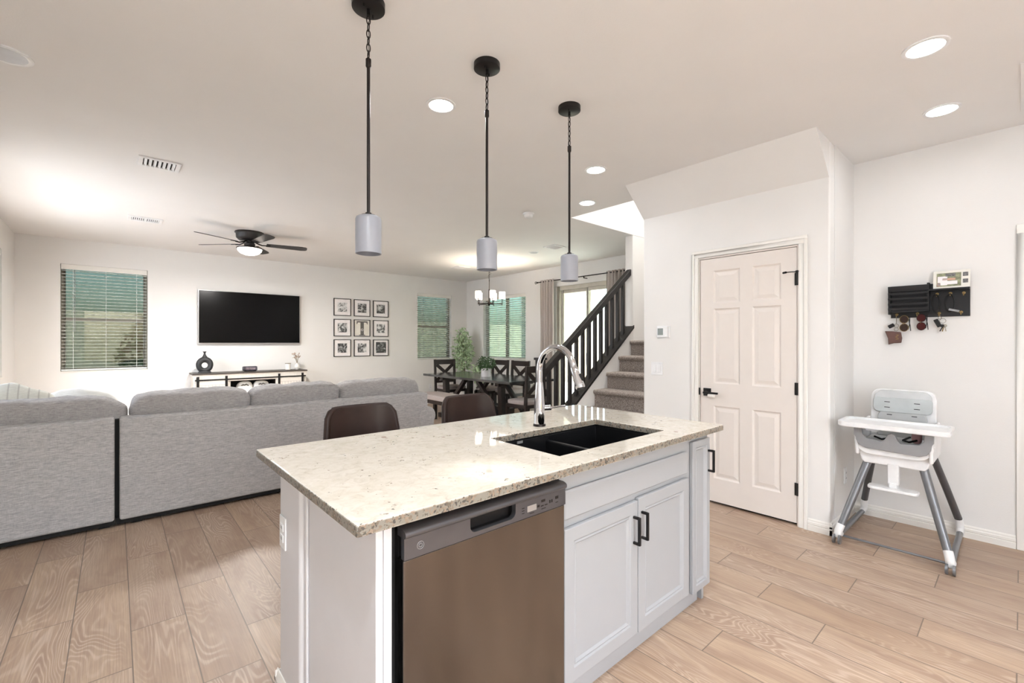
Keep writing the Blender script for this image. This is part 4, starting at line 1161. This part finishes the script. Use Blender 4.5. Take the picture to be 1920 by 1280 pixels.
pp = thing('potted_plant', (4.68, 5.97, .76), 'leafy green plant in a white cylinder pot on the dining table', 'plant')
MB().lathe([(0, 0), (.078, 0), (.080, .006), (.080, .145), (.072, .145), (.072, .13), (0, .13)], (4.68, 5.97, .761), 32).build('pot', 'pot', pp)
lf = MB(); leaf_quads(lf, (4.68, 5.97, .985), 420, (.15, .15, .11), .05, rg_); lf.build('foliage', 'leafdk', pp, merge=False, flat=True)
sm_ = MB()
for i in range(12):
    a = i*2.4; sm_.tube([(4.68+.03*math.cos(a), 5.97+.03*math.sin(a), .885), (4.68+.09*math.cos(a), 5.97+.09*math.sin(a), 1.0)], .002, 5)
sm_.build('stems', 'leafdk', pp)

ft = thing('ficus_tree', (5.72, 8.10, 0), 'tall pale green potted ficus in the corner between two windows', 'plant')
MB().lathe([(0, 0), (.12, 0), (.15, .28), (.155, .30), (.14, .30), (.13, .26), (0, .26)], (5.72, 8.10, 0), 30).build('pot', 'ceram', ft)
MB().lathe([(0, 0), (.13, 0)], (5.72, 8.10, .262), 24).build('soil', 'soil', ft)
tk = MB()
for k in range(3):
    a = k*2.1
    tk.tube([(5.72+.03*math.cos(a+i*.9), 8.10+.03*math.sin(a+i*.9), .26+i*.11) for i in range(9)], [.014-.0008*i for i in range(9)], 8)
for i in range(10):
    a = i*2.4; z = .8+i*.075
    tk.tube([(5.72, 8.10, z), (5.72+.12*math.cos(a), 8.10+.12*math.sin(a), z+.10), (5.72+.19*math.cos(a), 8.10+.19*math.sin(a), z+.12)], [.006, .004, .002], 6)
tk.build('trunk', 'bark', ft)
lf = MB()
for (z, w_, n) in ((.86, .19, 150), (1.02, .23, 200), (1.20, .24, 220), (1.38, .19, 160), (1.54, .12, 90)):
    leaf_quads(lf, (5.72+rg_.uniform(-.03, .03), 8.10, z), n, (w_, w_, .13), .085, rg_, droop=.6)
lf.build('foliage', 'leaflt', ft, merge=False, flat=True)
fb = thing('bushy_plant', (5.78, 7.55, 0), 'low bushy potted plant on the floor behind the dining table', 'plant')
MB().lathe([(0, 0), (.12, 0), (.15, .26), (.14, .26), (.13, .23), (0, .23)], (5.78, 7.55, 0), 28).build('pot', 'ceram', fb)
lf = MB(); leaf_quads(lf, (5.78, 7.55, .68), 330, (.24, .24, .20), .09, rg_); lf.build('foliage', 'leaflt', fb, merge=False, flat=True)
sm_ = MB()
for i in range(14):
    a = i*2.4; sm_.tube([(5.78+.03*math.cos(a), 7.55+.03*math.sin(a), .22), (5.78+.14*math.cos(a), 7.55+.14*math.sin(a), .65)], .004, 5)
sm_.build('stems', 'leafdk', fb)

# chandelier ------------------------------------------------------------
HX, HY = 4.88, 6.13
ch = thing('chandelier', (HX, HY, 1.98), 'five arm bronze chandelier with lit glass shades over the dining table', 'chandelier')
MB().lathe([(0, -.03), (.06, -.025), (.065, 0)], (HX, HY, HC), 28).build('canopy', 'bronze', ch)
cm = MB(); z = HC-.04; k = 0
while z > 2.42:
    cm.torus((HX, HY, z-.014), .016, .0024, 'x' if k % 2 else 'y', 12, 5, sx=.55, sy=1.2); z -= .031; k += 1
cm.tube([(HX+.035*math.sin(i*.9)*math.sin(PI*i/16), HY+.035*math.cos(i*.9)*math.sin(PI*i/16), HC-.03-i*(HC-.03-2.42)/16) for i in range(17)], .0018, 5)
cm.build('chain', 'bronze', ch)
MB().cyl((HX, HY, 2.42), (HX, HY, 2.22), .006, 10).lathe([(0, .26), (.012, .26), (.014, .05), (.03, .03), (.036, .01), (.02, -.008), (.006, -.03), (0, -.03)], (HX, HY, 2.0), 24).build('column', 'bronze', ch)
RD = Vector((.7498, -.6616))
a0 = math.atan2(RD.y, RD.x)
for k in range(5):
    a = a0+R(72*k); dx, dy = math.cos(a), math.sin(a); x, y = HX+.225*dx, HY+.225*dy
    ar = MB().tube([(HX+.02*dx, HY+.02*dy, 2.01), (x, y, 2.005)], .007, 8); ar.cyl((x, y, 1.985), (x, y, 2.085), .007, 10); ar.lathe([(0, 0), (.028, .003), (.03, .008), (0, .008)], (x, y, 2.08), 18)
    arm = ar.build('arm', 'bronze', ch)
    MB().lathe([(0, 0), (.050, 0), (.052, .004), (.052, .125), (.049, .125), (.049, .004)], (x, y, 2.09), 26).build('glass_shade', 'lampglass', arm)
    point_light('chandelier_bulb_glow', (x, y, 2.19), 3.2, .015, (1, .90, .76), ch)

# curtains ------------------------------------------------------------------
cr = thing('curtain_rod', (XD-.09, 5.2, 2.46), 'thin black curtain rod with a ring finial above the patio door', 'curtain rod')
MB().cyl((XD-.09, 6.10, 2.475), (XD-.09, 3.95, 2.475), .009, 12).build('rod', 'black', cr)
MB().torus((XD-.09, 6.155, 2.475), .022, .005, 'x', 18, 8).cyl((XD-.09, 6.10, 2.475), (XD-.09, 6.135, 2.475), .013, 12).build('finial', 'black', cr)
for y in (5.99, 4.98): MB().box(XD-.09, XD, y-.006, y+.006, 2.44, 2.452).box(XD-.098, XD-.082, y-.006, y+.006, 2.44, 2.467).build('bracket', 'black', cr)
def curtain(y0, y1, folds, label, amp=.03):
    n = folds*12; th = .0025; vs = []; fs = []
    zs = [.02, .8, 1.6, 2.36, 2.505]
    for z in zs:
        for s_ in (-1, 1):
            for i in range(n+1):
                u = i/n; k = amp*(1+.25*math.sin(u*9+z))
                x = XD-.09+k*math.sin(u*folds*2*PI)+s_*th; y = y0+(y1-y0)*u+.006*math.sin(z*3+u*14)
                vs.append((x, y, z))
    W_ = n+1
    for j in range(len(zs)-1):
        for i in range(n):
            a = (2*j)*W_+i; b = (2*j+2)*W_+i; fs.append((a, a+1, b+1, b)); a += W_; b += W_; fs.append((a, b, b+1, a+1))
    for i in range(n):
        a = i; fs.append((a, a+W_, a+W_+1, a+1)); a = (2*len(zs)-2)*W_+i; fs.append((a, a+1, a+W_+1, a+W_))
    return tag(MB().add(vs, fs).build('curtain', 'curtain', sharp=80, merge=False), label, 'curtain', 'grommet curtains at the patio door')
curtain(6.03, 5.68, 5, 'greige curtain panel hanging right of the dining window, its whole length in view')
curtain(4.50, 4.10, 6, 'greige curtain panel whose top shows behind the upper end of the stair handrail')

# ------------------------------------------------------------------ high chair
hc = thing('high_chair', (3.95, .545, 0), 'white and grey baby high chair with tray, on wheels by the corner', 'high chair')
yc = .543
def mir(y): return 2*yc-y
for sg in (1, -1):
    Y_ = lambda d: yc+sg*d
    MB().tube([(3.645, Y_(.262), .10), (3.72, Y_(.196), .34), (3.80, Y_(.125), .60)], [.021, .023, .024], 14).build('leg', 'alu', hc)
    MB().tube([(4.325, Y_(.258), .13), (4.20, Y_(.206), .36), (4.06, Y_(.15), .60)], .021, 14).build('leg', simple('dark_grey_tube', lin(92, 92, 94), .4, .4), hc)
    MB().tube([(3.66, Y_(.272), .045), (4.29, Y_(.266), .045)], .017, 14).build('side_rail', 'alu', hc)
    MB().tube([(4.29, Y_(.266), .045), (4.335, Y_(.264), .055), (4.34, Y_(.262), .09), (4.322, Y_(.257), .135)], [.019, .021, .022, .023], 14).build('rear_joint', 'plastic', hc)
    MB().tube([(3.69, Y_(.272), .045), (3.625, Y_(.272), .055), (3.63, Y_(.268), .08), (3.650, Y_(.258), .12)], [.020, .023, .023, .0235], 14).build('front_joint', 'plastic', hc)
    for d in (-.016, .016): MB().cyl((3.605, Y_(.272)+d-.006, .030), (3.605, Y_(.272)+d+.006, .030), .029, 24).build('wheel', 'alu', hc)
    # side wings of the shell
    wg = [(3.70, .60), (4.08, .60), (4.12, .70), (4.13, .80), (4.05, .815), (3.90, .80), (3.72, .79), (3.68, .70)]
    MB().prism(wg, 'y', Y_(.172), Y_(.190)).build('side_shell', 'plastic', hc, bevel=.006)
MB().cyl((3.70, yc+.26, .030), (3.70, yc-.26, .030), .0075, 12).build('floor_bar', 'alu', hc)
# seat base
base = [(yc-.165, .565), (yc-.15, .545), (yc+.15, .545), (yc+.165, .565), (yc+.19, .665), (yc-.19, .665)]
MB().prism(base, 'x', 3.73, 4.08).build('seat_base', 'plastic', hc, bevel=.008, seg=3)
def rpoly(y0, y1, z0, z1, r0, r1, n=6):
    P_ = []
    for cx, cz, a0, r in ((y0+r0, z0+r0, 180, r0), (y1-r0, z0+r0, 270, r0), (y1-r1, z1-r1, 0, r1), (y0+r1, z1-r1, 90, r1)):
        for i in range(n+1):
            a = R(a0+90*i/n); P_.append((cx+r*math.cos(a), cz+r*math.sin(a)))
    return P_
MB().prism(rpoly(yc-.195, yc+.195, .61, .70, .085, .004), 'x', 3.695, 3.76).build('front_shell', 'plastic', hc, bevel=.006)
up = [(.195, .79), (.193, .73), (.185, .715), (.183, .70), (.165, .668), (.13, .652), (-.13, .640), (-.165, .655), (-.183, .685), (-.187, .715), (-.195, .73), (-.197, .79),
      (-.155, .79), (-.150, .735), (-.130, .712), (-.045, .705), (-.030, .722), (-.016, .755), (0, .765), (.018, .757), (.034, .722), (.05, .708), (.125, .716), (.148, .74), (.155, .79)]
MB().prism([(yc+p[0], p[1]) for p in up], 'x', 3.672, 3.700).build('front_bolster', 'greyplas', hc, bevel=.004)
MB().box(3.76, 4.07, yc-.165, yc+.165, .665, .69).build('seat', 'lgreyplas', hc, bevel=.008)
def leanx(mb):   # lean the back away from the tray
    mb.v = [(x+(z-.69)*.10, y, z) for x, y, z in mb.v]; return mb
leanx(MB().prism(rpoly(yc-.172, yc+.172, .66, 1.012, .01, .055), 'x', 4.045, 4.075)).build('back_shell', 'plastic', hc, bevel=.006)
leanx(MB().prism(rpoly(yc-.152, yc+.152, .90, 1.005, .03, .05), 'x', 4.024, 4.044)).build('headrest_pad', 'lgreyplas', hc, bevel=.006)
leanx(MB().prism(rpoly(yc-.155, yc+.155, .855, .955, .03, .02), 'x', 4.016, 4.030)).build('upper_pad', simple('pale_grey_pad', lin(188, 193, 193), .5), hc, bevel=.005)
leanx(MB().prism(rpoly(yc-.13, yc+.13, .69, .868, .01, .05), 'x', 4.020, 4.034)).build('lower_pad', simple('soft_grey_pad', lin(182, 184, 184), .5), hc, bevel=.005)
sl_m = MB()
for sy in (-1, 1):
    for z in (.925, .888, .838): sl_m.box(4.0145, 4.0165, yc+sy*.078-.015, yc+sy*.078+.015, z-.0022, z+.0022) if z > .85 else sl_m.box(4.0185, 4.0205, yc+sy*.065-.014, yc+sy*.065+.014, z-.0022, z+.0022)
leanx(sl_m).build('strap_slots', 'dark', hc)
tr_ = MB().prism(rpoly(3.590, 3.90, yc-.272, yc+.272, .05, .05), 'z', .788, .806)
ty = tr_.build('tray', 'plastic', hc, bevel=.006, seg=3)
o1 = rpoly(3.590, 3.90, yc-.272, yc+.272, .05, .05); o2 = rpoly(3.606, 3.884, yc-.256, yc+.256, .04, .04); nn_ = len(o1)
rim = MB().add([(p[0], p[1], .804) for p in o1]+[(p[0], p[1], .820) for p in o1]+[(p[0], p[1], .820) for p in o2]+[(p[0], p[1], .804) for p in o2],
               [(k*nn_+i, k*nn_+(i+1) % nn_, ((k+1) % 4)*nn_+(i+1) % nn_, ((k+1) % 4)*nn_+i) for k in range(4) for i in range(nn_)])
rim.build('tray_rim', 'plastic', ty)
MB().box(3.586, 3.591, yc+.05, yc+.115, .780, .790).build('tray_latch', 'greyplas', ty, bevel=.001)
fo = MB().box(3.725, 3.765, yc-.028, yc+.028, .43, .56); fo.box(3.715, 3.775, yc-.02, yc+.02, .40, .44)
fo.build('footrest_post', 'plastic', hc, bevel=.004)
MB().prism(rpoly(3.665, 3.765, yc-.125, yc+.125, .03, .03), 'z', .394, .412).build('footrest', 'plastic', hc, bevel=.004)
hr = MB().tube([(3.98, yc+.05, .705), (3.88, yc+.04, .70), (3.80, yc+.07, .70), (3.76, yc+.10, .72)], .006, 6).tube([(3.98, yc-.05, .705), (3.86, yc-.03, .70), (3.78, yc-.07, .705), (3.76, yc-.11, .725)], .006, 6)
hr.build('harness', 'dark', hc)
MB().soft((3.80, yc-.105, .735), (.05, .05, .075), 3, 6).build('harness_pad', 'pink', hc, sharp=80)

# ------------------------------------------------------------------ mail and key rack
rk = thing('mail_rack', (XR, .44, 1.515), 'black wooden mail and key rack on the wall above the high chair', 'wall rack')
MB().box(XR-.014, XR, .232, .650, 1.520, 1.757).build('back_board', 'rackblack', rk, bevel=.002)
bx = MB().box(XR-.075, XR-.014, .432, .444, 1.560, 1.762); bx.box(XR-.075, XR-.014, .645, .657, 1.545, 1.75); bx.box(XR-.075, XR-.014, .444, .645, 1.560, 1.570)
bx.build('mail_box', 'rackblack', rk, bevel=.001)
for i, z in enumerate((1.742, 1.695, 1.658, 1.619, 1.583)):
    h = .04 if i == 0 else .017
    MB().cbox((XR-.079, .5445, z-h/2+.008), (.008, .225, h), RY(-8)).build('front_slat', 'rackblack', rk, bevel=.0015)
MB().box(XR-.075, XR-.014, .232, .432, 1.703, 1.715).build('shelf', 'rackblack', rk, bevel=.001)
def hook(y, z, mat='brass'):
    m = MB().cyl((XR-.014, y, z), (XR-.018, y, z), .009, 14)
    m.tube([(XR-.016, y, z), (XR-.034, y, z-.004), (XR-.042, y, z-.018), (XR-.046, y, z-.006)], .0028, 6)
    m.build('hook', mat, rk)
for y, z in ((.396, 1.682), (.328, 1.682), (.262, 1.680), (.615, 1.545), (.50, 1.548), (.385, 1.545), (.275, 1.548)): hook(y, z)
mg = thing('magazine', (XR-.04, .32, 1.716), 'magazine with a printed photo of an outdoor scene leaning on the rack shelf', 'magazine')
mm = Matrix.Translation((XR-.052, .322, 1.717)) @ Matrix.Rotation(R(12), 4, 'Y')
def mgp(name, y0, y1, z0, z1, x0, x1, mat):
    m = MB().box(x0, x1, y0, y1, z0, z1); m.v = [tuple(mm @ Vector(p)) for p in m.v]; m.build(name, mat, mg)
mgp('cover', -.092, .092, 0, .125, 0, .005, 'paper')
mgp('cover_picture', -.048, .075, .012, .108, -.0006, 0, 'print_green')
for (y0, y1, z0, z1, mt) in ((.02, .07, .02, .085, 'print_white'), (-.03, .02, .025, .05, 'print_white'), (-.02, .045, .055, .07, 'skin'), (.055, .072, .015, .04, 'skin'), (-.02, .03, .082, .104, 'print_grey'), (-.082, -.056, .078, .106, 'print_grey'), (-.082, -.056, .030, .058, 'print_grey')):
    mgp('cover_detail', y0, y1, z0, z1, -.0012, -.0006, mt)

# hanging things
pc = thing('leather_pouch', (XR-.03, .628, 1.31), 'small brown leather pouch hanging under the left end of the rack', 'pouch')
pl = [(.585, 1.425), (.595, 1.33), (.635, 1.325), (.675, 1.315), (.668, 1.36), (.678, 1.425), (.65, 1.415), (.62, 1.43)]
pl = [(.590, 1.415), (.583, 1.37), (.588, 1.335), (.630, 1.333), (.662, 1.322), (.664, 1.37), (.682, 1.425), (.64, 1.422)]
MB().prism(pl, 'x', XR-.040, XR-.022).build('pouch_body', 'pouch', pc, bevel=.005, seg=3)
MB().torus((XR-.031, .617, 1.436), .012, .002, 'x', 16, 6).torus((XR-.031, .617, 1.462), .014, .0018, 'x', 16, 6).tube([(XR-.031, .617, 1.475), (XR-.040, .615, 1.50), (XR-.042, .615, 1.53)], .0022, 6).build('key_ring', 'steelkey', pc)
MB().cbox((XR-.030, .645, 1.462), (.010, .038, .026), RX(-30)).build('fob', 'black', pc, bevel=.004)
q = MB()
for i in range(5): q.cbox((XR-.041, .611-.004*math.sin(i*2.1), 1.362+i*.008), (.001, .016-.002*(i % 3), .004), RX(25*math.sin(i*1.7)))
q.build('gold_emblem', 'brass', pc)
def shades(y, z, mat, label, r, w_):
    t = thing('sunglasses', (XR-.035, y, z-.065), label, 'sunglasses')
    for s_ in (1, -1):
        zz = z+s_*.030
        MB().lathe([(0, -.0012), (r, -.0008), (r, .0008), (0, .0012)], (0, 0, 0), 26, 1.0, .86, Matrix.Translation((XR-.036, y, zz)) @ Matrix.Rotation(PI/2, 4, 'Y')).build('lens', mat, t)
        m = MB()
        pts = [(XR-.036, y+r*.86*math.cos(a), zz+r*math.sin(a)) for a in [2*PI*i/24 for i in range(24)]]
        m.tube(pts, .0018, 6, closed=True).build('rim', 'brass' if mat == 'amber' else 'black', t)
    MB().tube([(XR-.036, y+.003, z-.008), (XR-.038, y+.006, z), (XR-.036, y+.003, z+.008)], .0016, 6).build('bridge', 'brass', t)
    MB().tube([(XR-.034, y-r*.8, z+.05), (XR-.020, y-r*.8-.01, z-.02), (XR-.016, y-r*.8-.012, z-.055)], .0024, 6).tube([(XR-.034, y-r*.8, z-.045), (XR-.02, y-r*.8-.006, z-.01), (XR-.022, y-r*.8-.008, z+.05)], .0024, 6).build('temples', 'black', t)
shades(.572, 1.478, 'amber', 'folded brown round sunglasses hanging beside the leather pouch', .028, .05)
shades(.478, 1.485, 'redlens', 'folded sunglasses with red tinted lenses under the middle of the rack', .028, .05)
ky = thing('key_fob', (XR-.04, .395, 1.44), 'black rectangular car key fob hanging under the rack', 'key fob')
MB().cbox((XR-.034, .392, 1.475), (.010, .026, .058), RX(-24)).build('fob_body', 'black', ky, bevel=.004)
MB().torus((XR-.034, .381, 1.512), .009, .0014, 'x', 14, 6).tube([(XR-.034, .381, 1.52), (XR-.045, .384, 1.535)], .0014, 6).build('ring', 'steelkey', ky)
kb = thing('key_bunch', (XR-.04, .36, 1.40), 'bunch of brass and steel keys next to the black fob', 'keys')
MB().torus((XR-.034, .366, 1.49), .016, .0015, 'x', 18, 6).tube([(XR-.034, .370, 1.505), (XR-.044, .382, 1.535)], .0014, 6).build('ring', 'steelkey', kb)
for i, (dy, a, mt) in enumerate(((0, 12, 'brass'), (-.008, -10, 'steelkey'), (.006, 25, 'black'))):
    m = MB().lathe([(0, -.001), (.011, -.001), (.011, .001), (0, .001)], (0, 0, 0), 16, 1, 1, Matrix.Translation((XR-.036-.003*i, .362+dy, 1.455)) @ Matrix.Rotation(PI/2, 4, 'Y'))
    m.cbox((XR-.036-.003*i, .362+dy+.012*math.sin(R(a)), 1.432), (.002, .006, .034), RX(a)); m.build('key', mt, kb)
for k, (y, lb) in enumerate(((.400, 'black looped lanyard on the left upper hook of the rack'), (.330, 'black looped lanyard with a grey strap on the middle upper hook of the rack'))):
    t = thing('key_lanyard', (XR-.04, y, 1.54), lb, 'lanyard')
    pts = [(XR-.052+.003*math.sin(3*a), y+(.020+.003*k)*math.sin(a), 1.612+.062*math.cos(a)) for a in [2*PI*i/24 for i in range(24)]]
    MB().tube(pts, .0042, 6, closed=True).build('cord', 'dark', t)
    MB().cbox((XR-.058, y-.01-.012*k, 1.560), (.006, .055 if k else .022, .014), RX(18 if k else -60)).build('strap', 'greyplas' if k else 'black', t, bevel=.002)

# ------------------------------------------------------------------ outside
struct('ground_garden', MB().box(-12, 20, -12, 20, -.16, -.12), 'ground')
struct('ground_patio', MB().box(XD+.17, 9.4, 3.0, 8.9, -.12, -.02), 'patio')
fe = MB().box(-9, 14.5, 11.9, 12.1, -.12, 1.95); tag(fe.build('garden_wall', 'fence'), 'pale block garden wall outside the far windows', 'garden wall')
fe = MB().box(14.3, 14.5, -9, 11.9, -.12, 1.95); tag(fe.build('garden_wall', 'fence'), 'pale block garden wall outside the patio door', 'garden wall')
fe = MB().box(-4.4, -4.2, -9, 11.9, -.12, 4.6); tag(fe.build('added_bounce_wall', 'bouncewall'), 'added pale wall bouncing sunlight into the left windows', 'bounce wall')  # unseen reflector, added to throw sunlight through the left wall
# patio arcade: a stucco wall with an arched opening, carrying a roof
pts = [(2.6, -.1), (4.05, -.1), (4.05, 1.7)]
cyA, wA = 5.80, 1.75
for i in range(17):
    a = PI-PI*i/16; pts.append((cyA+wA*math.cos(a), 1.7+.85*math.sin(a)))
pts += [(7.55, -.1), (8.7, -.1), (8.7, 2.75), (2.6, 2.75)]
pa = thing('patio_arcade', (8.1, 5.0, -.1), 'grey stucco patio arch seen through the sliding glass door', 'patio arch')
MB().prism(pts, 'x', 8.0, 8.22).build('arch_wall', 'stucco', pa)
MB().box(XD+.17, 8.3, 2.6, 8.7, 2.78, 2.95).build('patio_roof', 'stucco', pa)
bs = thing('garden_bush', (5.25, 9.75, -.1), 'bright yellow green shrub outside the window by the picture frames', 'shrub')
lf = MB(); leaf_quads(lf, (5.2, 9.75, .45), 1600, (.42, .35, .62), .10, rg_); lf.build('foliage', 'leafyel', bs, merge=False, flat=True)
MB().tube([(5.25, 9.75, -.12), (5.25, 9.75, .5)], .02, 8).build('stem', 'bark', bs)
bs = thing('garden_bush', (1.2, 11.2, -.1), 'dim green shrub outside the window left of the television', 'shrub')
lf = MB(); leaf_quads(lf, (1.0, 11.2, .9), 2200, (1.0, .5, 1.2), .16, rg_); leaf_quads(lf, (-1.6, 11.2, .8), 1200, (.5, .4, 1.3), .16, rg_); lf.build('foliage', 'leafdk', bs, merge=False, flat=True)
MB().tube([(1.0, 11.2, -.12), (1.0, 11.2, .8)], .03, 8).build('stem', 'bark', bs)
